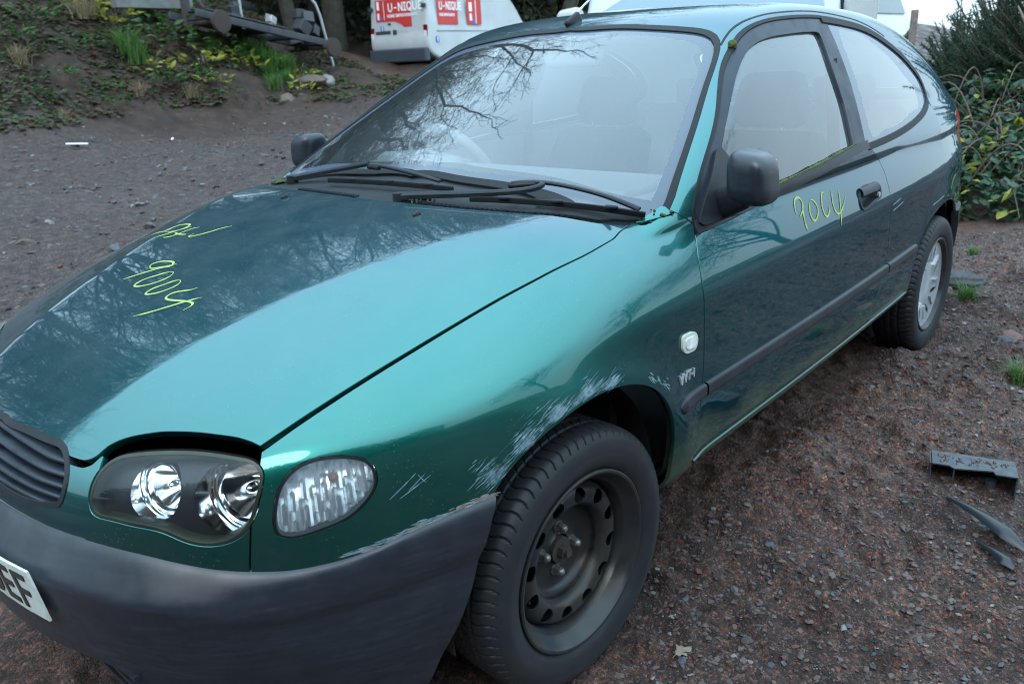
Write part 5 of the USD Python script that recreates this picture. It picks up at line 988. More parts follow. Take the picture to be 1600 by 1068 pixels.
for i in range(46):
    a = _rg.uniform(0, 6.28); lx, ly = _rg.uniform(-.09, .09), _rg.uniform(-.03, .02); c_, s_ = math.cos(math.radians(-74)), math.sin(math.radians(-74)); g = SHP[i % 8].copy(); g.apply_scale(_rg.uniform(.003, .010)); g.apply_translation(p+[lx*c_-ly*s_, lx*s_+ly*c_, H_+.006]); cr_b.append(g)
put('soil_crumbs', cat_(*cr_b), STN[6], smooth=False, label='earth crumbs lying on top of the broken bracket', cat='soil', kind='stuff')
# lobed leaf
def oak_leaf(ln, seed):
    t = np.linspace(0, 1, 90); w = .30*np.sin(np.pi*np.clip(t*1.02, 0, 1))**.8*(1+.22*np.sin(t*2*np.pi*3.6-.6)); up = np.stack([t, w], 1); lo = np.stack([t[::-1], -w[::-1]*(1-.1)], 1)
    po = Polygon(np.vstack([up, lo])).buffer(0).union(Polygon([(-.16, -.012), (.1, -.012), (.1, .012), (-.16, .012)])); m = trimesh.creation.extrude_polygon(po if po.geom_type == 'Polygon' else max(po.geoms, key=lambda g: g.area), .012, engine='earcut'); m = m.subdivide_to_size(.12); v = m.vertices
    v[:, 2] += .25*v[:, 1]**2*3+.10*np.sin(v[:, 0]*5+seed)+.05*np.sin(v[:, 1]*14+v[:, 0]*9); m.vertices = v*ln; return m
LEAFT = mat('tan_leaf', (.22, .165, .125), .6, var=(.15, .105, .075), scale=40); LEAFB = mat('brown_leaf', (.16, .085, .05), .65, var=(.10, .06, .04), scale=30); LEAFP = mat('pink_leaf', (.30, .20, .17), .65, var=(.19, .12, .10), scale=30)
p = on(1056, 990, 1.475); m = oak_leaf(.052, 1); m.apply_transform(rot([0, 0, 1], 2.9)@rot([1, 0, 0], .15)); m.apply_translation(p+[0, 0, .010]); put('oak_leaf', m, LEAFT, smooth=60, label='pale tan lobed leaf lying on the gravel behind the front wheel', cat='leaf')
p = on(45, 1030, 1.75); m = oak_leaf(.10, 2); m.apply_transform(rot([0, 0, 1], 1.2)); m.apply_translation(p+[0, 0, .012]); put('oak_leaf', m, LEAFB, smooth=60, label='dark brown lobed leaf on the ground below the number plate', cat='leaf')
p = on(715, 653, 3.0); 
# white scraps on the road
for px, py, d, ln, a, lab in ((120, 224, 12.2, .27, 2.51-.9, 'thin white plastic strip lying on the road edge at far left'), (266, 200, 13.2, .16, .1, 'small white scrap in the middle of the dirt road')):
    p = on(px, py, d); m = rbox(ln, ln*.16, .02, .008, (0, 0, 0), rot([0, 0, 1], a+.9)@rot([0, 1, 0], .06)); m.apply_translation(p+[0, 0, .03]); put('plastic_scrap', m, PAPER, smooth=30, label=lab, cat='litter')
# ------------------------------------------------------------------ plants
def leafmat(name, a, b, rough=.5):
    nodes = {'oi': ('geometry', {}), 'r': ('rgb_ramp', {'ramp': [(0., a), (1., b)]}), 'p': ('principled_bsdf', {'roughness': rough, 'specular_ior_level': .4}), 't': ('translucent_bsdf', {}), 'm': ('mix_closure', {'fac': .25})}
    return usdkit.material(stage, L+name, nodes, [('oi.random_per_island', 'r.fac'), ('r.color', 'p.base_color'), ('r.color', 't.color'), ('p.BSDF', 'm.closure1'), ('t.BSDF', 'm.closure2')], surface='m.closure')
GREEN = leafmat('weed_leaf', (.035, .075, .018), (.075, .11, .025)); YELLOW = leafmat('yellowing_leaf', (.22, .22, .03), (.12, .15, .03)); DGREEN = leafmat('bramble_leaf', (.018, .045, .018), (.05, .085, .03), .4); GORSE = leafmat('gorse_spine', (.020, .045, .024), (.045, .085, .040), .6)
GRASS = leafmat('grass_blade', (.05, .11, .02), (.12, .15, .045)); DRY = leafmat('dry_grass', (.20, .15, .085), (.13, .10, .06)); BARK = mat('bark', (.045, .038, .030), .9, var=(.075, .07, .05), scale=9, bump=.6, bscale=30, bdist=.02); CANE = mat('cane', (.11, .075, .055), .7, var=(.06, .05, .03), scale=20); DEADW = mat('dead_wood', (.20, .165, .14), .85, var=(.13, .10, .085), scale=20)
def leaves(P, D, size, w=.55, droop=.25, seed=0):
    """folded pointed leaves: positions P, directions D"""
    r = np.random.default_rng(seed); n = len(P); size = np.broadcast_to(size, n)[:, None]; D = D/np.linalg.norm(D, axis=1, keepdims=True)
    rnd = r.normal(0, 1, (n, 3)); B_ = np.cross(D, rnd*.35+[0, 0, 1]); B_ /= np.linalg.norm(B_, axis=1, keepdims=True)+1e-9; U = np.cross(B_, D)
    a = P; m1 = P+D*size*.45+U*size*.06; tip = P+D*size-U*size*droop; l1 = P+D*size*.40+B_*size*w/2-U*size*.05; r1 = P+D*size*.40-B_*size*w/2-U*size*.05; l2 = P+D*size*.72+B_*size*w*.33-U*size*(.05+droop*.4); r2 = P+D*size*.72-B_*size*w*.33-U*size*(.05+droop*.4)
    V = np.stack([a, m1, tip, l1, r1, l2, r2], 1).reshape(-1, 3); f = np.array([[0, 1, 3], [0, 4, 1], [3, 1, 5], [4, 6, 1], [5, 1, 2], [1, 6, 2]]); F = (np.arange(n)[:, None, None]*7+f).reshape(-1, 3)
    return trimesh.Trimesh(V, F, process=False)
def blades(n, h, spread, w, seed):
    r = np.random.default_rng(seed); out = []
    a = r.uniform(0, 2*np.pi, n); hh = h*r.uniform(.5, 1.1, n); ln = r.uniform(.15, .9, n)*spread; t = np.linspace(0, 1, 5); d = np.stack([np.cos(a), np.sin(a)], 1); base = r.normal(0, .12*spread, (n, 2)); s = np.stack([-d[:, 1], d[:, 0]], 1)
    xy = base[:, None]+d[:, None]*(ln[:, None]*t**1.8)[..., None]; z = hh[:, None]*(t-.35*t**2.5); ww = (w*(1-t)**.7)[None, :, None]*s[:, None]
    V = np.concatenate([np.concatenate([xy+ww/2, z[..., None]], 2), np.concatenate([xy-ww/2, z[..., None]], 2)], 1)
    f = np.array([[k, k+1, k+6] for k in range(4)]+[[k, k+6, k+5] for k in range(4)]); F = (np.arange(n)[:, None, None]*10+f).reshape(-1, 3)
    return trimesh.Trimesh(V.reshape(-1, 3), F, process=False)
def weed(seed, n=70, r0=.28, h=.22, size=.085):
    r = np.random.default_rng(seed); a = r.uniform(0, 2*np.pi, n); rr = r0*np.sqrt(r.random(n)); P = np.stack([rr*np.cos(a), rr*np.sin(a), r.random(n)*h*(1-.5*rr/r0)], 1); D = np.stack([np.cos(a)+r.normal(0, .5, n), np.sin(a)+r.normal(0, .5, n), r.uniform(.05, .9, n)], 1)
    return leaves(P, D, size*r.uniform(.6, 1.3, n), .5, .3, seed)
def at(x, y, dz=0.): return (x, y, ground_at(x, y)+dz)
# weeds on the bank: a few kinds, each copy a thing
def make_proto(name, parts, loc, s, **kw):
    x = xf(name, loc=loc, **kw); UsdGeom.Xformable(x).AddScaleOp().Set(Gf.Vec3f(s, s, s))
    for nm, m, mt in parts: put(nm, m, mt, x, smooth=False)
    return x
def copy_of(src, name, loc, rz, s, **kw):
    x = UsdGeom.Xform.Define(stage, path_for(name)); x.AddTranslateOp().Set(Gf.Vec3d(*loc)); x.AddRotateZOp().Set(rz); x.AddScaleOp().Set(Gf.Vec3f(s, s, s)); p = x.GetPrim()
    r = UsdGeom.Xform.Define(stage, '/World/Looks/none') if False else None
    p.GetReferences().AddInternalReference(src); p.SetInstanceable(True); return tag(p, **kw)
cls = UsdGeom.Xform(stage.CreateClassPrim('/plant_kinds')) if False else None
def kind_class(name, parts):
    c = stage.CreateClassPrim('/kind_'+name)
    for k, (nm, m, mt) in enumerate(parts): usdkit.mesh(stage, '/kind_%s/%s%s' % (name, nm, '' if not k or parts[k-1][0] != nm else '_%03d' % k), m, mt, smooth=(nm in ('trunk', 'limbs')))
    return c.GetPath()
K_weed = kind_class('weed', [('leaves', weed(1), GREEN)]); K_yel = kind_class('yellow_weed', [('leaves', weed(2, 34, .22, .2, .11), YELLOW), ('stems', blades(8, .22, .2, .012, 3), DRY)]); K_gr = kind_class('grass', [('blades', blades(110, .34, .32, .010, 4), GRASS)]); K_dry = kind_class('dry_grass', [('blades', blades(120, .40, .42, .009, 5), DRY)])
rng = np.random.default_rng(77)
spots = [(120, 65, K_weed, 1.0, 0), (90, 110, K_weed, .8, 0), (180, 25, K_yel, 1.2, 1), (200, 75, K_gr, 1.5, 2), (215, 90, K_gr, 1.3, 2), (250, 45, K_weed, 1.5, 0), (275, 65, K_weed, 1.4, 0), (240, 100, K_yel, 1.0, 1), (262, 120, K_weed, .9, 0), (150, 130, K_weed, .7, 0), (300, 115, K_weed, 1.0, 0), (320, 90, K_yel, 1.2, 1), (345, 75, K_weed, 1.1, 0), (340, 120, K_yel, .9, 1), (375, 60, K_gr, 1.2, 2), (385, 95, K_yel, 1.1, 1), (400, 80, K_gr, 1.2, 2), (420, 95, K_gr, 1.2, 2), (445, 105, K_gr, 1.3, 2), (430, 130, K_gr, 1.0, 2), (465, 100, K_weed, .6, 0), (50, 20, K_weed, 1.1, 0), (20, 50, K_weed, .9, 0), (160, 155, K_weed, .6, 0), (175, 150, K_weed, .7, 0), (60, 140, K_weed, .5, 0), (30, 90, K_dry, .9, 3), (130, 20, K_dry, 1.2, 3), (300, 145, K_dry, .8, 3), (220, 140, K_dry, .7, 3), (100, 175, K_dry, .5, 3), (360, 140, K_weed, .7, 0), (280, 20, K_weed, 1.4, 0), (230, 15, K_gr, 1.3, 2), (150, 5, K_yel, 1.2, 1), (500, 110, K_gr, .5, 2)]
def hit(px, py):            # where a line of sight meets the ground
    v = cf_+(px-800)/1244.05*cr_-(py-534)/1244.05*cu_; t = np.linspace(1, 60, 1500)/np.hypot(v[0], v[1]); Q = CAM+t[:, None]*v; h = ground_h(Q[:, 0], Q[:, 1]); k = np.where(Q[:, 2] < h)[0]
    return None if len(k) == 0 else Q[k[0]]*[1, 1, 0]+[0, 0, h[k[0]]]
LB = ('low green weed clump growing on the earth bank', 'yellowing weed growing among the litter on the earth bank', 'tuft of green grass growing on the earth bank', 'tuft of dry straw-coloured grass on the earth bank'); GRP = ('green weeds on the bank', 'yellowing weeds on the bank', 'grass tufts on the bank', 'dry grass tufts on the bank'); NM = ('weed_clump', 'yellow_weed', 'grass_tuft', 'dry_grass_tuft'); CT = ('weed', 'weed', 'grass tuft', 'grass tuft')
_r = np.random.default_rng(6)
spots += [(int(x), int(22+(x-300)*.42+_r.uniform(0, 40)), K_gr if _r.random() < .75 else K_yel, _r.uniform(.7, 1.1), 2 if _r.random() < 2 else 1) for x in _r.uniform(330, 475, 16)]
spots = [(a, b, k, s, 1 if k == K_yel else j) for a, b, k, s, j in spots]
for px, py, k, s, j in spots:
    h_ = hit(px, py+10)
    if h_ is not None: copy_of(k, NM[j], h_-[0, 0, .03], rng.uniform(0, 360), s*1.55, label=LB[j], cat=CT[j], group=GRP[j])
# scattered low growth and fallen leaves on the bank, uncountable
n = 36000; x = rng.uniform(-12, -1.2, n); y = rng.uniform(-19.5, -10.8, n); z = ground_h(x, y); k = (z > .62) & (meshkit.fbm(np.stack([x, y, 0*x], 1)*.9, 3, 9) > .36); P = np.stack([x, y, z], 1)[k]
a = rng.uniform(0, 2*np.pi, len(P)); D = np.stack([np.cos(a), np.sin(a), rng.uniform(-.1, .35, len(P))], 1); half = len(P)//2
LEAFL = leafmat('leaf_litter', (.075, .040, .027), (.28, .175, .135), .7)
put('leaf_litter', leaves(P[:half]+[0, 0, .02], D[:half], rng.uniform(.05, .15, half), .7, .12, 3), LEAFL, smooth=False, label='brown fallen leaves strewn over the earth bank', cat='fallen leaves', kind='stuff')
put('ground_cover', leaves(P[half:]+[0, 0, .02], D[half:]+[0, 0, .3], rng.uniform(.05, .12, len(P)-half), .6, .2, 4), GREEN, smooth=False, label='sparse green ground cover on the earth bank', cat='ground cover', kind='stuff')
n_ = 700; x_ = rng.uniform(-5.4, -1.9, n_); y_ = rng.uniform(.95, 2.6, n_); a_ = rng.uniform(0, 6.28, n_)
put('leaf_litter', leaves(np.column_stack([x_, y_, ground_h(x_, y_)+.006]), np.column_stack([np.cos(a_), np.sin(a_), rng.uniform(-.05, .3, n_)]), rng.uniform(.018, .05, n_), .7, .12, 8), LEAFL, smooth=False, label='small dead leaves and bark scraps on the soil beside the rear wheel', cat='fallen leaves', kind='stuff')
# grass tufts by the car
for px, py, s, lab in ((1508, 470, .42, 'bright green grass tuft right of the rear wheel'), (1590, 597, .40, 'grass tuft at the right edge of the yard, half out of frame'), (1520, 400, .28, 'small leafy green shoot above the rear tyre at the foot of the brambles')):
    h_ = hit(px, py); copy_of(K_gr, 'grass_tuft', h_-[0, 0, .01], rng.uniform(0, 360), s, label=lab, cat='grass tuft')
# brambles and gorse at the right
rng = np.random.default_rng(8)
def bramble(name, c, rx, ry, h, n, lab):
    b = xf(name, label=lab, cat='bramble'); a = rng.uniform(0, 2*np.pi, n); rr = np.sqrt(rng.random(n)); x = c[0]+rx*rr*np.cos(a); y = c[1]+ry*rr*np.sin(a); top = h*(1-.75*rr**2)*(.7+.6*meshkit.noise(np.stack([x*1.7, y*1.7, 0*x], 1), 3)); z = ground_h(x, y)+top*rng.random(n)**.7
    D = np.stack([rng.normal(.35, .7, n), rng.normal(.35, .7, n), rng.normal(.1, .45, n)], 1); P = np.stack([x, y, z], 1)
    put('foliage', leaves(P, D, rng.uniform(.05, .12, n), .62, .25, 5), DGREEN, b, smooth=False, kind='stuff')
    k = rng.choice(n, n//14); put('yellow_foliage', leaves(P[k]+[.03, .03, .03], D[k], rng.uniform(.06, .12, len(k)), .6, .2, 6), YELLOW, b, smooth=False, kind='stuff')
    for i in range(22):
        a0 = rng.uniform(0, 6.28); q0 = np.array([c[0]+rx*.7*rng.normal(0, .5), c[1]+ry*.7*rng.normal(0, .5)]); d = np.array([math.cos(a0), math.sin(a0)])*rng.uniform(.4, 1.0); t = np.linspace(0, 1, 12); Q = q0+d*t[:, None]; zz = ground_h(Q[:, 0], Q[:, 1])*.5+ground_at(*q0)*.5+h*rng.uniform(.5, 1.05)*np.sin(np.pi*np.clip(t*.85+.1, 0, 1)); put('cane', tube(np.column_stack([Q, zz]), np.linspace(.008, .003, 12), 6), CANE, b, smooth=True)
bramble('bramble_bush', on(1545, 250, 6.9), .75, .65, .45, 800, 'low bramble tangle with green and yellow leaves just behind the parked car')
bramble('bramble_bush', on(1615, 250, 6.9), .8, .7, .55, 800, 'bramble tangle at the right edge of the frame below the gorse')
bramble('bramble_bush', on(1480, 200, 9.6), .9, .7, .40, 600, 'low bramble growth behind the tail of the car beside the fence post')
bramble('bramble_bush', on(1580, 200, 8.0), .9, .8, .65, 750, 'bramble thicket in front of the gorse bushes')
def gorse(name, c, R, h, n, lab):
    b = xf(name, label=lab, cat='shrub'); V, F, o = [], [], 0; br = []
    for i in range(n):
        a = rng.uniform(0, 2*np.pi); el = rng.uniform(.12, 1.45); d = np.array([math.cos(a)*math.cos(el), math.sin(a)*math.cos(el), math.sin(el)]); s0 = rng.uniform(.15, .55); s1 = s0+rng.uniform(.3, .55); lump = .75+.5*meshkit.noise(d*2.1, 5)
        sc = np.array([R, R, h])*lump; base = np.array(c)+[0, 0, .0]; A = base+d*sc*s0; E2 = base+d*sc*min(s1, 1.05)+rng.normal(0, .06, 3); m = 90; t = rng.random(m)**.8; P = A+(E2-A)*t[:, None]; dd = (E2-A)/np.linalg.norm(E2-A); q = dd*.9+rng.normal(0, .75, (m, 3)); q /= np.linalg.norm(q, axis=1, keepdims=True); ln = rng.uniform(.035, .085, m)[:, None]*(1.15-.5*t[:, None]); w = np.cross(q, rng.normal(0, 1, (m, 3))); w /= np.linalg.norm(w, axis=1, keepdims=True); w *= .0045
        V.append(np.stack([P-w, P+w, P+q*ln], 1).reshape(-1, 3)); F.append(np.arange(3*m).reshape(-1, 3)+o); o += 3*m; br.append(tube([base+d*sc*.05, A, E2], [.014, .008, .003], 5))
    put('foliage', (np.vstack(V), np.vstack(F)), GORSE, b, smooth=False, kind='stuff'); put('branches', cat_(*br), CANE, b, smooth=True, kind='stuff')
def gz(x, y, dz): return (x, y, ground_at(x, y)+dz)
gorse('gorse_bush', on(1512, 100, 9.4)+[0, 0, .1], .75, .80, 300, 'dark green gorse bush standing behind the parked car, left of the taller one')
gorse('gorse_bush', on(1585, 100, 8.9)+[0, 0, .15], .85, 1.2, 380, 'tall dark gorse bush at the right edge of the frame')
gorse('gorse_bush', on(1660, 100, 8.6)+[0, 0, .2], 1.0, 1.7, 300, 'tallest gorse bush, almost wholly beyond the right edge of the frame')
gorse('gorse_bush', on(1570, 100, 11.5)+[0, 0, .1], 1.1, 1.1, 200, 'gorse bush in the background behind the other two')
h_ = on(1596, 150, 7.2); put('dead_branch', tube([h_+[.1, .35, .35], h_+[0, .15, .62], h_+[-.02, .05, .80], h_+[.02, -.02, 1.02], h_+[-.05, -.12, 1.18]], [.024, .02, .017, .012, .005], 8), DEADW, smooth=True, label='bare forked dead branch standing in front of the gorse', cat='branch')
# ------------------------------------------------------------------ trees
def bare_tree(seed, H=11., twigs=True, levels=5):
    r = np.random.default_rng(seed); tr, lm = [], []
    def grow_(p, d, ln, rad, lev):
        m = 5 if lev < 2 else 4; P = [p]; dd = d.copy()
        for i in range(m-1): dd = dd+r.normal(0, .10+.05*lev, 3)+[0, 0, .05]; dd /= np.linalg.norm(dd); P.append(P[-1]+dd*ln/(m-1))
        P = np.array(P); rr = np.linspace(rad, rad*.62, m); (tr if lev == 0 else lm).append(tube(P, rr, 8 if lev == 0 else (5 if lev < 3 else 3), caps=False))
        if lev >= levels: return
        for k in range(4 if lev else 7):
            t = r.uniform(.35 if lev else .30, 1.0); i = min(int(t*(m-1)), m-2); q = P[i]+(P[i+1]-P[i])*(t*(m-1)-i); a = r.uniform(0, 2*np.pi); e = np.cross(dd, [math.cos(a), math.sin(a), .3]); e /= np.linalg.norm(e)+1e-9; nd = dd*.65+e*r.uniform(.6, 1.0)+[0, 0, .15]; nd /= np.linalg.norm(nd); grow_(q, nd, ln*r.uniform(.45, .72), max(rad*(1-t*.5)*.5, .006), lev+1)
        grow_(P[-1], dd, ln*.6, rad*.6, lev+1)
    grow_(np.array([0, 0, -.3]), np.array([0, 0, 1.0]), H*.42, H*.016, 0)
    return cat_(*tr), cat_(*lm)
TK = [kind_class('bare_tree_%s' % 'abc'[i], [('trunk', t_, BARK), ('limbs', l_, BARK)]) for i, (t_, l_) in enumerate(bare_tree(s, H) for s, H in ((3, 11.), (8, 12.5), (15, 9.5)))]
def ivy(seed):
    r = np.random.default_rng(seed); n = 900; a = r.uniform(0, 2*np.pi, n); z = r.uniform(0, 6, n); rr = .22+.35*r.random(n)*(1-.1*z); P = np.stack([rr*np.cos(a), rr*np.sin(a), z], 1); D = np.stack([np.cos(a), np.sin(a), r.normal(-.2, .4, n)], 1); return leaves(P, D, r.uniform(.10, .22, n), .8, .2, seed)
IVY = leafmat('ivy_leaf', (.012, .028, .010), (.035, .055, .018), .45)
TK.append(kind_class('ivy_tree', [('trunk', bare_tree(21, 10.)[0], BARK), ('limbs', bare_tree(21, 10., levels=4)[1], BARK), ('ivy', ivy(2), IVY)]))
rng = np.random.default_rng(31)
tl_ = [(-6.5, -20.5, 0, 1.1), (-9.8, -20.2, 1, 1.1), (-3.6, -20.8, 2, 1.2), (-1., -20., 1, 1.), (-12.6, -22.5, 0, 1.15), (2.2, -20.5, 0, 1.1), (5.4, -20.2, 2, 1.15), (-8, -23.5, 2, 1.3), (-4.5, -24, 1, 1.2), (0, -24.5, 0, 1.25), (8.5, -20, 1, 1.0), (-15.2, -24.6, 1, 1.15), (12, -21, 0, 1.1), (-11, -26, 1, 1.2), (4, -25.5, 1, 1.2), (-2.2, -27, 0, 1.3), (9, -26, 2, 1.3), (-5.2, -21.8, 0, 1.1), (-10.8, -23.6, 0, 1.1)]
for x, y, k, s in tl_: copy_of(TK[k], 'bare_tree', at(x, y, -.2), rng.uniform(0, 360), s*1.22, label='bare winter tree standing on top of the earth bank', cat='tree', group='bare trees on the bank')
for i in range(44):
    px = rng.uniform(430, 1010); d = rng.uniform(29, 44) if px > 640 or i % 3 else rng.uniform(26, 29); v = cf_+(px-800)/1244.05*cr_+474/1244.05*cu_; v = v[:2]/np.linalg.norm(v[:2]); q = CAM[:2]+v*d
    copy_of(TK[3 if i % 2 else rng.integers(0, 3)], 'woodland_tree', at(q[0], q[1], -.2), rng.uniform(0, 360), rng.uniform(.8, 1.25)*(1.45 if px < 660 else 1.15), label='bare or ivy-clad tree in the wood behind the van', cat='tree', group='trees of the wood behind the van')
n = 9000; px = rng.uniform(400, 1020, n); d = rng.uniform(27.5, 44, n); v = cf_[None]+((px-800)/1244.05)[:, None]*cr_+474/1244.05*cu_; v = v[:, :2]/np.linalg.norm(v[:, :2], axis=1, keepdims=True); Q = CAM[:2]+v*d[:, None]; hh = ground_h(Q[:, 0], Q[:, 1]); P = np.column_stack([Q, hh+rng.random(n)**1.6*1.6*(.4+meshkit.fbm(np.column_stack([Q*.4, 0*hh]), 3, 4))])
put('undergrowth', leaves(P, rng.normal(0, 1, (n, 3)), rng.uniform(.18, .42, n), .6, .2, 9), leafmat('undergrowth_leaf', (.030, .034, .014), (.085, .065, .035), .7), smooth=False, label='dark brown and green undergrowth of the wood behind the van', cat='undergrowth', kind='stuff')
K_hedge = kind_class('hedge', [('foliage', weed(12, 2600, 1.5, 3.4, .22), DGREEN), ('stems', cat_(*[tube([(0, 0, 0), (math.cos(a)*.3, math.sin(a)*.3, 1.4), (math.cos(a)*.9, math.sin(a)*.9, 2.8)], [.05, .035, .012], 6) for a in np.linspace(0, 6, 7)]), BARK)])
for i, (x, y, s) in enumerate([(7.6, 7.4, 1.1), (9.0, 5.6, 1.2), (10.2, 3.6, 1.2), (11.0, 1.4, 1.25), (11.4, -.8, 1.2), (11.6, -3., 1.1), (6.0, 8.8, 1.0), (4.2, 9.8, .9), (9.6, 8.2, 1.5), (11.6, 6.2, 1.6), (7.4, 10.2, 1.5), (13.5, 8.4, 2.0), (10.5, 11.5, 2.0), (12.8, 3.2, 1.4), (13.4, .4, 1.4), (2.4, 10.4, .8)]): copy_of(K_hedge, 'hedge_shrub', at(x, y, -.3), 37*i, s*1.25, label='dense dark hedge shrub on the bank behind the photographer, seen only as a reflection', cat='shrub', group='hedge behind the photographer')
# hedge on the low bank behind the camera (seen in the paint)
for x, y, k, s in ((-9.5, 9.5, 2, .6), (-14, 7, 0, .7), (-5, 11, 1, .55)): copy_of(TK[k], 'bare_tree', at(x, y, -.2), 40*x, s, label='small bare tree on the low bank right of the car, outside the frame', cat='tree', group='small trees on the low bank')
# ------------------------------------------------------------------ vehicles and scrap in the background
VWHITE = mat('van_white', (.46, .47, .48), .35, coat=.4, var=(.37, .375, .365), scale=1.2); SIGNR = mat('sign_red', (.50, .035, .03), .45); SIGNB = mat('sign_blue', (.05, .12, .40), .45); SIGNW = mat('sign_white', (.78, .78, .78), .5); VBUMP = mat('van_bumper', (.028, .033, .048), .5, var=(.045, .05, .06), scale=5); VGLASS = mat('dark_window', (.02, .025, .03), .05, spec=.8); GREYT = mat('grey_print', (.42, .45, .55), .5)
# ---- panel van: local x to its front, y to its left, rear face at x = 0
def van_place():
    v = cf_+(671-800)/1244.05*cr_+474/1244.05*cu_; v = v[:2]/np.linalg.norm(v[:2]); P0 = CAM[:2]+v*22.0; lat = np.array([-v[1], v[0]])      # to the left of the view
    e = lat*1.57+v*1.24; e /= np.linalg.norm(e); fwd = np.array([e[1], -e[0]]); 
    if fwd@v < 0: fwd = -fwd
    return P0+e*1.0, math.atan2(fwd[1], fwd[0])
vc, vyaw = van_place()
van = xf('panel_van', loc=(vc[0], vc[1], .95), rz=vyaw, label='white panel van with red signs on its rear doors and side, parked up the track', cat='van')
prof = smooth_poly([(0, .62), (.0, 1.2), (.03, 1.95), (.12, 2.20), (.35, 2.27), (1.5, 2.30), (2.9, 2.28), (3.5, 2.20), (3.95, 1.98), (4.45, 1.50), (4.62, 1.32), (5.1, 1.16), (5.32, 1.0), (5.38, .75), (5.36, .42), (4.9, .36), (2.5, .36), (.3, .42)], 6)
def van_body(prof, half, top_in, z0, z1):
    po = spoly(prof); m = trimesh.creation.extrude_polygon(po, 2*half, engine='earcut'); V = m.vertices.copy(); m.vertices = np.stack([V[:, 0], V[:, 2]-half, V[:, 1]], 1); m = m.subdivide_to_size(.22, max_iter=8) if False else m
    return m
import manifold3d as m3
def loft_body(prof, half, tumble, r=.07):
    """side profile extruded across, narrowing to the roof, edges rounded"""
    P = np.array(prof); q = spoly(P); lay = []
    ys = [(-1, r), (-.985, r*.35), (-.95, r*.08), (-.90, 0), (.90, 0), (.95, r*.08), (.985, r*.35), (1, r)]
    V = []; 
    for y, ins in ys:
        c = q.buffer(-max(ins, 1e-4)*.9); pts = np.array(c.exterior.coords)[:-1] if c.geom_type == 'Polygon' else P
        t = np.linspace(0, 1, 121)[:-1]; from shapely.geometry import LinearRing
        lr = LinearRing(pts); 
        # start every layer at the same corner
        d0 = lr.project(__import__('shapely').geometry.Point(P[0])); pp = np.array([lr.interpolate((d0+u*lr.length) % lr.length).coords[0] for u in t])
        hy = half*y*(1-tumble*np.clip((pp[:, 1]-1.1)/1.2, 0, 1)**1.5); V.append(np.stack([pp[:, 0], hy, pp[:, 1]], 1))
    n = 120; V = np.array(V).reshape(-1, 3); i, j = np.meshgrid(np.arange(len(ys)-1), np.arange(n), indexing='ij'); i = i.ravel(); j = j.ravel(); k = (j+1) % n
    F = np.vstack([np.stack([i*n+j, i*n+k, (i+1)*n+k], 1), np.stack([i*n+j, (i+1)*n+k, (i+1)*n+j], 1)])
    for lay_, s in ((0, -1), (len(ys)-1, 1)):
        poly = Polygon(V[lay_*n:(lay_+1)*n][:, [0, 2]]); tri = trimesh.creation.triangulate_polygon(poly, engine='earcut'); vv, ff = tri; b = len(V); V = np.vstack([V, np.stack([vv[:, 0], np.full(len(vv), V[lay_*n:(lay_+1)*n, 1].mean()) if tumble == 0 else np.interp(vv[:, 1], np.sort(V[lay_*n:(lay_+1)*n, 2]), V[lay_*n:(lay_+1)*n, 1][np.argsort(V[lay_*n:(lay_+1)*n, 2])]), vv[:, 1]], 1)]); F = np.vstack([F, (ff if s < 0 else ff[:, ::-1])+b])
    m = trimesh.Trimesh(V, F, process=False); m.fix_normals(); return m
put('van_body', loft_body(prof, .985, .10), VWHITE, van, smooth=35)
def plate(par, nm, mt, x, y0, y1, z0, z1, th=.01, r=.0):            # a panel on the rear face (facing -x)
    return put(nm, rbox(th, abs(y1-y0), z1-z0, min(.004, th*.4), (x-th/2, (y0+y1)/2, (z0+z1)/2), n=4), mt, par)
def wtext(par, t, h, mt, y, z, face='rear', x=-.01, bold=True, sx=1.):
    g = meshkit.text_mesh(t, h, .004, bold=bold); g.apply_scale([sx, 1, 1]); M_ = np.eye(4)
    M_[:3, :3] = np.array([[0, 0, -1], [-1, 0, 0], [0, 1, 0]]) if face == 'rear' else np.array([[1, 0, 0], [0, 0, -1], [0, 1, 0]])
    g.apply_transform(M_); g.apply_translation([x, y, z]); put('lettering', g, mt, par, smooth=False, kind=None)
# rear doors, bumper, lamps
put('rear_bumper', cat_(rbox(.22, 1.92, .34, .05, (-.05, 0, .50))), VBUMP, van)
put('underbody', box(4.6, 1.5, .25, (2.6, 0, .30)), DARK, van)
for s in (1, -1):
    put('rear_lamp', rbox(.05, .13, .48, .02, (-.005, s*.90, .98), n=6), REDLENS, van); put('lamp_window', rbox(.03, .10, .16, .012, (-.022, s*.90, 1.0), n=6), CLEARP, van); put('door_hinge', rbox(.05, .14, .09, .012, (-.02, s*.90, 1.68), n=4), VBUMP, van)
    put('rear_door', rbox(.03, .80, 1.34, .012, (-.006, s*.408, 1.36), n=4), VWHITE, van)
    for xw in (.95, 4.35):
        w = trimesh.creation.cylinder(.33, .22, sections=40); w.apply_transform(rot([1, 0, 0], math.pi/2)); w.apply_translation([xw, s*.86, .33]); put('van_wheel', w, GUM, van, smooth=40)
plate(van, 'plate_recess', VBUMP, -.02, .78, .26, 1.05, 1.13, .02); plate(van, 'door_handle', VBUMP, -.02, .17, .05, 1.03, 1.14, .03); plate(van, 'lock', VBUMP, -.02, .33, .24, 1.27, 1.32, .02)
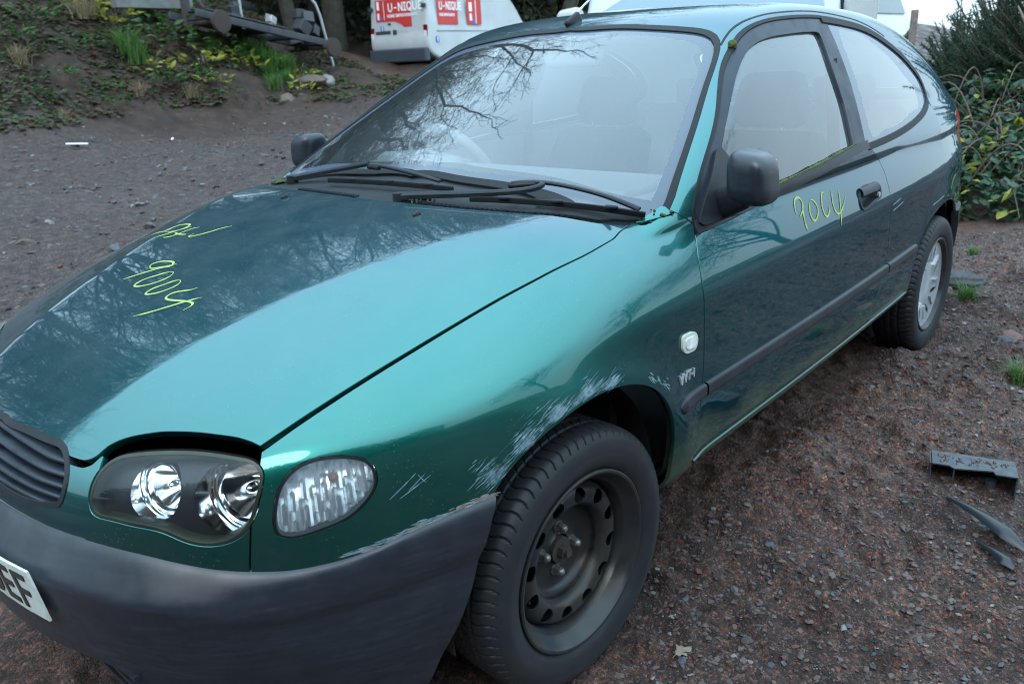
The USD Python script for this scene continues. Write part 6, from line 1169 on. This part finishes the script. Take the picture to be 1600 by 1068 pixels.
# signs
sg = xf('rear_sign', van); po = Polygon([(.72, 1.36), (.72, 1.89), (-.48, 1.89), (-.48, 1.20), (-.22, 1.20), (-.05, 1.31), (.10, 1.35)]); g = trimesh.creation.extrude_polygon(po, .006, engine='earcut'); V = g.vertices.copy(); g.vertices = np.stack([-.024-V[:, 2], V[:, 0], V[:, 1]], 1); g.fix_normals(); put('sign_board', g, SIGNR, sg, smooth=False)
wtext(sg, 'U-NIQUE', .20, SIGNW, .30, 1.59, x=-.031, sx=.90); wtext(sg, 'HOME IMPROVEMENTS', .075, SIGNW, .33, 1.45, x=-.031, sx=.86)
plate(sg, 'white_bar', SIGNW, -.031, .665, .585, 1.65, 1.85, .004); plate(sg, 'white_bar', SIGNW, -.031, .665, .60, 1.41, 1.57, .004); plate(sg, 'blue_patch', SIGNB, -.031, .60, .53, 1.39, 1.47, .004)
plate(sg, 'white_bar', SIGNW, -.031, .44, .425, 1.40, 1.85, .004)
fb_ = xf('logo', van); plate(fb_, 'logo_tile', SIGNB, -.024, .60, .48, 1.12, 1.25, .004); wtext(fb_, 'f', .10, SIGNW, .56, 1.135, x=-.0285)
for i in range(6): plate(van, 'print_line', GREYT, -.024, .03, -.36+.05*(i % 3), 1.10-.05*i, 1.122-.05*i, .003)
plate(van, 'print_line', GREYT, -.024, .80, .62, .78, .81, .003); plate(van, 'print_line', GREYT, -.024, -.22, -.38, .74, .77, .003)
# side (its right side faces us)
def sideplate(par, nm, mt, x0, x1, z0, z1, y=-.987, th=.008): return put(nm, rbox(x1-x0, th, z1-z0, th*.4, ((x0+x1)/2, y-th/2, (z0+z1)/2), n=4), mt, par)
sideplate(van, 'panel_line', VBUMP, .35, 3.1, 1.945, 1.96, -.955); sideplate(van, 'panel_line', VBUMP, .35, 3.1, 1.055, 1.07); 
for x0, x1, two in ((.42, 1.30, 1), (1.72, 2.40, 0)):
    sg = xf('side_sign', van); sideplate(sg, 'sign_board', SIGNR, x0, x1, 1.22, 1.86, -.986)
    if two: wtext(sg, 'U-NIQUE', .19, SIGNW, -.9965, 1.58, 'side', x=x0+.06, sx=.80); wtext(sg, 'HOME IMPROVEMENTS', .07, SIGNW, -.9965, 1.42, 'side', x=x0+.06, sx=.62)
    else: sideplate(sg, 'white_bar', SIGNW, x0+.10, x0+.24, 1.55, 1.78, -.9945, .004); sideplate(sg, 'white_bar', SIGNW, x0+.12, x0+.22, 1.32, 1.5, -.9945, .004); sideplate(sg, 'blue_patch', SIGNB, x0+.22, x0+.36, 1.26, 1.36, -.9945, .004); sideplate(sg, 'white_bar', SIGNW, x0+.40, x0+.43, 1.24, 1.84, -.9945, .004)
fb_ = xf('logo', van); sideplate(fb_, 'logo_tile', SIGNB, .28, .42, .78, .93, -.987); wtext(fb_, 'f', .11, SIGNW, -.9965, .80, 'side', x=.33)
put('windscreen', trimesh.creation.box([.03, 1.6, .78]).apply_transform(rot([0, 1, 0], -.76)).apply_translation([4.27, 0, 1.72]), VGLASS, van)
# ---- second white van close behind the car, facing us
v2 = xf('white_van', loc=(-4.95, -1.62, .06), rz=math.radians(24), label='white van parked close behind the car, only its windscreen and pillars showing over the roof', cat='van')
pr2 = smooth_poly([(-4.2, .45), (-4.25, 1.4), (-4.15, 2.05), (-3.8, 2.22), (-1.4, 2.28), (-.60, 2.20), (-.25, 2.02), (.12, 1.55), (.30, 1.26), (.78, 1.06), (.92, .90), (.95, .5), (.7, .36), (-3.9, .36)], 6)
put('van_body', loft_body(pr2, .97, .12), VWHITE, v2, smooth=35)
def ws_panel(half_b, half_t, x0, z0, x1, z1, bow=.10, n=16):
    y = np.linspace(-1, 1, n); A = np.stack([x0-bow*y**2, y*half_b, np.full(n, z0)], 1); B2 = np.stack([x1-bow*y**2, y*half_t, np.full(n, z1)], 1); V = np.stack([A+(B2-A)*t for t in np.linspace(0, 1, 8)], 0).reshape(-1, 3); return trimesh.Trimesh(V, gridfaces(8, n), process=False)
WS2 = mat('sky_lit_glass', (.10, .15, .18), .06, spec=.9, coat=1.)
m = ws_panel(.86, .74, .295, 1.30, -.27, 2.06, .06); m.apply_translation([.045, 0, .02]); m.fix_normals(); put('windscreen', m, WS2, v2, smooth=True)
for s in (1, -1): put('side_window', box(.62, .01, .52, (-.55, s*.935, 1.62), rot([1, 0, 0], s*.10)), WS2, v2); put('mirror', hull([((.05, s*1.05, 1.5), .07), ((.05, s*1.05, 1.30), .07), ((.0, s*1.16, 1.5), .06), ((.0, s*1.16, 1.3), .06)], 20), VWHITE, v2)
for s in (1, -1):
    put('headlamp', rbox(.12, .34, .2, .05, (.86, s*.66, .84), n=6), CLEARP, v2)
    for xw in (.25, -3.1): w = trimesh.creation.cylinder(.33, .2, sections=36); w.apply_transform(rot([1, 0, 0], math.pi/2)); w.apply_translation([xw, s*.87, .33]); put('van_wheel', w, GUM, v2, smooth=40)
put('bumper', rbox(.2, 1.8, .28, .08, (.90, 0, .50), n=8), VBUMP, v2)
# ---- white hatchback behind that, only its tail glass showing
hp = on(1382, 60, 11.2); wc = xf('white_car', loc=(hp[0], hp[1], hp[2]-.02), rz=math.radians(272), label='tall white car behind the parked hatchback, its curved side windows showing beyond the roof', cat='car')
pr3 = smooth_poly([(-.1, .40), (-.12, .95), (.02, 1.30), (.18, 1.62), (.40, 1.78), (1.2, 1.84), (2.2, 1.78), (2.75, 1.35), (3.5, 1.05), (3.72, .70), (3.68, .36), (.2, .34)], 6); put('car_body', loft_body(pr3, .86, .22), VWHITE, wc, smooth=35)
for s in (1, -1):
    for x0, x1 in ((.10, .50), (.58, 1.10), (1.18, 1.75), (1.83, 2.45)):
        q = Polygon(smooth_poly([(.15, 1.14), (.24, 1.40), (.36, 1.60), (.47, 1.66), (.50, 1.5), (.50, 1.14)], 4) if x0 == .10 else smooth_poly([(x0+.04, 1.10), (x0-.02 if x0 < .5 else x0, 1.30), (x0+.06, 1.55), (x1-.05, 1.60), (x1, 1.4), (x1, 1.12)], 4)); g = trimesh.creation.extrude_polygon(q.buffer(0), .01, engine='earcut'); V = g.vertices.copy(); zz = V[:, 1]; g.vertices = np.stack([V[:, 0], s*(.868*(1-.22*np.clip((zz-1.1)/1.2, 0, 1)**1.5)+.004)+V[:, 2]*0, zz], 1); g.fix_normals(); put('side_window', g, VGLASS, wc, smooth=False)
    for xw in (.55, 3.0): w = trimesh.creation.cylinder(.31, .18, sections=36); w.apply_transform(rot([1, 0, 0], math.pi/2)); w.apply_translation([xw, s*.77, .31]); put('car_wheel', w, GUM, wc, smooth=40)
put('rear_window', box(.02, 1.25, .46, (.06, 0, 1.40), rot([0, 1, 0], .42)), VGLASS, wc)
# ---- fence posts
for px, d, h, lab in ((1425, 11., 1.30, 'weathered wooden fence post behind the tail of the car'), (1405, 12.4, 1.05, 'second fence post left of the first, mostly hidden by the car')):
    p = on(px, 60, d); put('fence_post', rbox(.075, .075, h, .012, p+[0, 0, h/2-.1], rot([0, 0, 1], .4)), DEADW, smooth=30, label=lab, cat='fence post')
p1, p2 = on(1425, 60, 11.), on(1405, 60, 12.4); put('fence_rail', tube([p1+[0, 0, 1.0], p2+[0, 0, .85]], .035, 8), DEADW, smooth=40, label='wooden rail joining the two fence posts', cat='fence rail')
# tall dry stalks by the post
copy_of(K_dry, 'dry_grass_tuft', at(-9.0, -.9), 0, 2.6, label='tall dry grass stalks beside the fence post', cat='grass tuft')
# ---- stripped vehicle chassis lying on the bank
a_, b_ = on(285, 60, 17.8), on(500, 100, 20.1); a_[2] = max(a_[2], 1.95); b_[2] = max(b_[2], 1.32)
dx = b_-a_; ln = np.linalg.norm(dx); ex = dx/ln; ey = np.cross([0, 0, 1], ex); ey /= np.linalg.norm(ey); ez = np.cross(ex, ey); Mx = np.eye(4); Mx[:3, 0], Mx[:3, 1], Mx[:3, 2], Mx[:3, 3] = ex, ey, ez, a_
ch = UsdGeom.Xform.Define(stage, path_for('chassis')); ch.AddTransformOp().Set(Gf.Matrix4d(*Mx.T.ravel())); ch = tag(ch.GetPrim(), label='stripped rusty vehicle chassis with axles and engine left on the bank', cat='chassis')
CHB = mat('chassis_black', (.016, .017, .021), .5, var=(.035, .034, .036), scale=6, rvar=.12); ALU = mat('dirty_alloy', (.42, .42, .42), .4, metal=.6, var=(.2, .19, .18), scale=20)
for y in (-.42, .42): put('frame_rail', rbox(ln, .08, .15, .02, (ln/2, y, .42), n=4), CHB, ch)
for i in range(5): put('cross_member', rbox(.12, .84, .12, .02, (.35+i*(ln-.7)/4, 0, .42), n=4), CHB, ch)
put('floor_sheet', rbox(ln*.55, .8, .03, .01, (ln*.36, 0, .54), n=4), CHB, ch)
for xw in (.35, ln-.3):
    ax = trimesh.creation.cylinder(.05, 1.5, sections=16); ax.apply_transform(rot([1, 0, 0], math.pi/2)); ax.apply_translation([xw, 0, .32]); put('axle', ax, RUST, ch)
    for y in (-.72, .72): d = revolve([(.0, .06), (.05, .06), (.06, .03), (.11, .025), (.125, -.01), (.175, -.02), (.19, .02), (.205, .02), (.205, -.05), (.17, -.06), (.0, -.06)], 40); d.fix_normals(); d.apply_translation([xw, y, .30]); put('brake_hub', d, RUST, ch, smooth=35)
rr_ = np.random.default_rng(3)
def junk(nm, c, s, mt, k):
    put(nm, cat_(*[rbox(*(s*rr_.uniform(.4, .9, 3)), .015, np.array(c)+rr_.normal(0, s*.28, 3), rot(rr_.normal(0, 1, 3), rr_.uniform(0, .8)), n=4) for _ in range(k)]), mt, ch)
for c, s, mt, k in (((ln*.62, .1, .72), .22, ALU, 6), ((ln*.86, 0, .70), .34, CHB, 10), ((ln*.90, .2, .62), .22, RUST, 7), ((ln*.35, .1, .60), .25, CHB, 6), ((ln*.15, 0, .62), .22, RUST, 4)):
    for i in range(k): put('engine_part', rbox(*(s*rr_.uniform(.4, .9, 3)), .015, np.array(c)+rr_.normal(0, s*.35, 3), rot(rr_.normal(0, 1, 3), rr_.uniform(0, .8)), n=4), mt, ch)
tk = trimesh.creation.cylinder(.06, .34, sections=20); tk.apply_translation([ln*.93, .1, .75]); put('pale_tube', tk, ALU, ch, smooth=40)
# ---- bent metal hoop rail behind the chassis
GALV = mat('galvanised_tube', (.42, .44, .46), .4, metal=.6, var=(.30, .31, .32), scale=5)
q0, q1 = on(378, 30, 20.2), on(520, 85, 20.6); hz = 1.95
t0_, t1_ = q0+[0, 0, 0], q1.copy(); A_ = [t0_, t0_*[1, 1, 0]+[0, 0, t0_[2]+1.35]]; top0 = A_[1]+[0, 0, .12]; mid = (top0+q1)/2; 
hoop = [q0-[0, 0, .1], q0+[.0, 0, .9], q0+[.02, 0, 1.15], q0+(q1-q0)*.06+[0, 0, 1.28], q0+(q1-q0)*.5+[0, 0, 1.40], q0+(q1-q0)*.80+[0, 0, 1.38], q0+(q1-q0)*.86+[0, 0, 1.28], q0+(q1-q0)*.90+[0, 0, 1.05], q1-[0, 0, .1]]
put('hoop_rail', tube(hoop, .032, 10), GALV, smooth=True, label='bent galvanised tube hoop standing behind the chassis', cat='rail')
# ---- concrete sill and post at the top left
p = on(248, 12, 18.6); bm = rbox(1.9, .22, .42, .02, (0, 0, 0), rot([0, 0, 1], math.atan2(ey[0]*-1, ey[1])+.0), n=4); bm.apply_translation([p[0], p[1], 2.72]); put('concrete_beam', bm, mat('old_concrete', (.16, .155, .15), .9, var=(.10, .095, .09), scale=6), smooth=30, label='grey concrete beam lying at the top of the bank', cat='beam')
p = on(290, 12, 18.3); put('timber_post', rbox(.14, .14, .95, .015, (p[0], p[1], 2.55), n=4), mat('dark_timber', (.035, .03, .028), .9, var=(.06, .05, .045), scale=10), smooth=30, label='short dark timber post at the end of the concrete beam', cat='post')
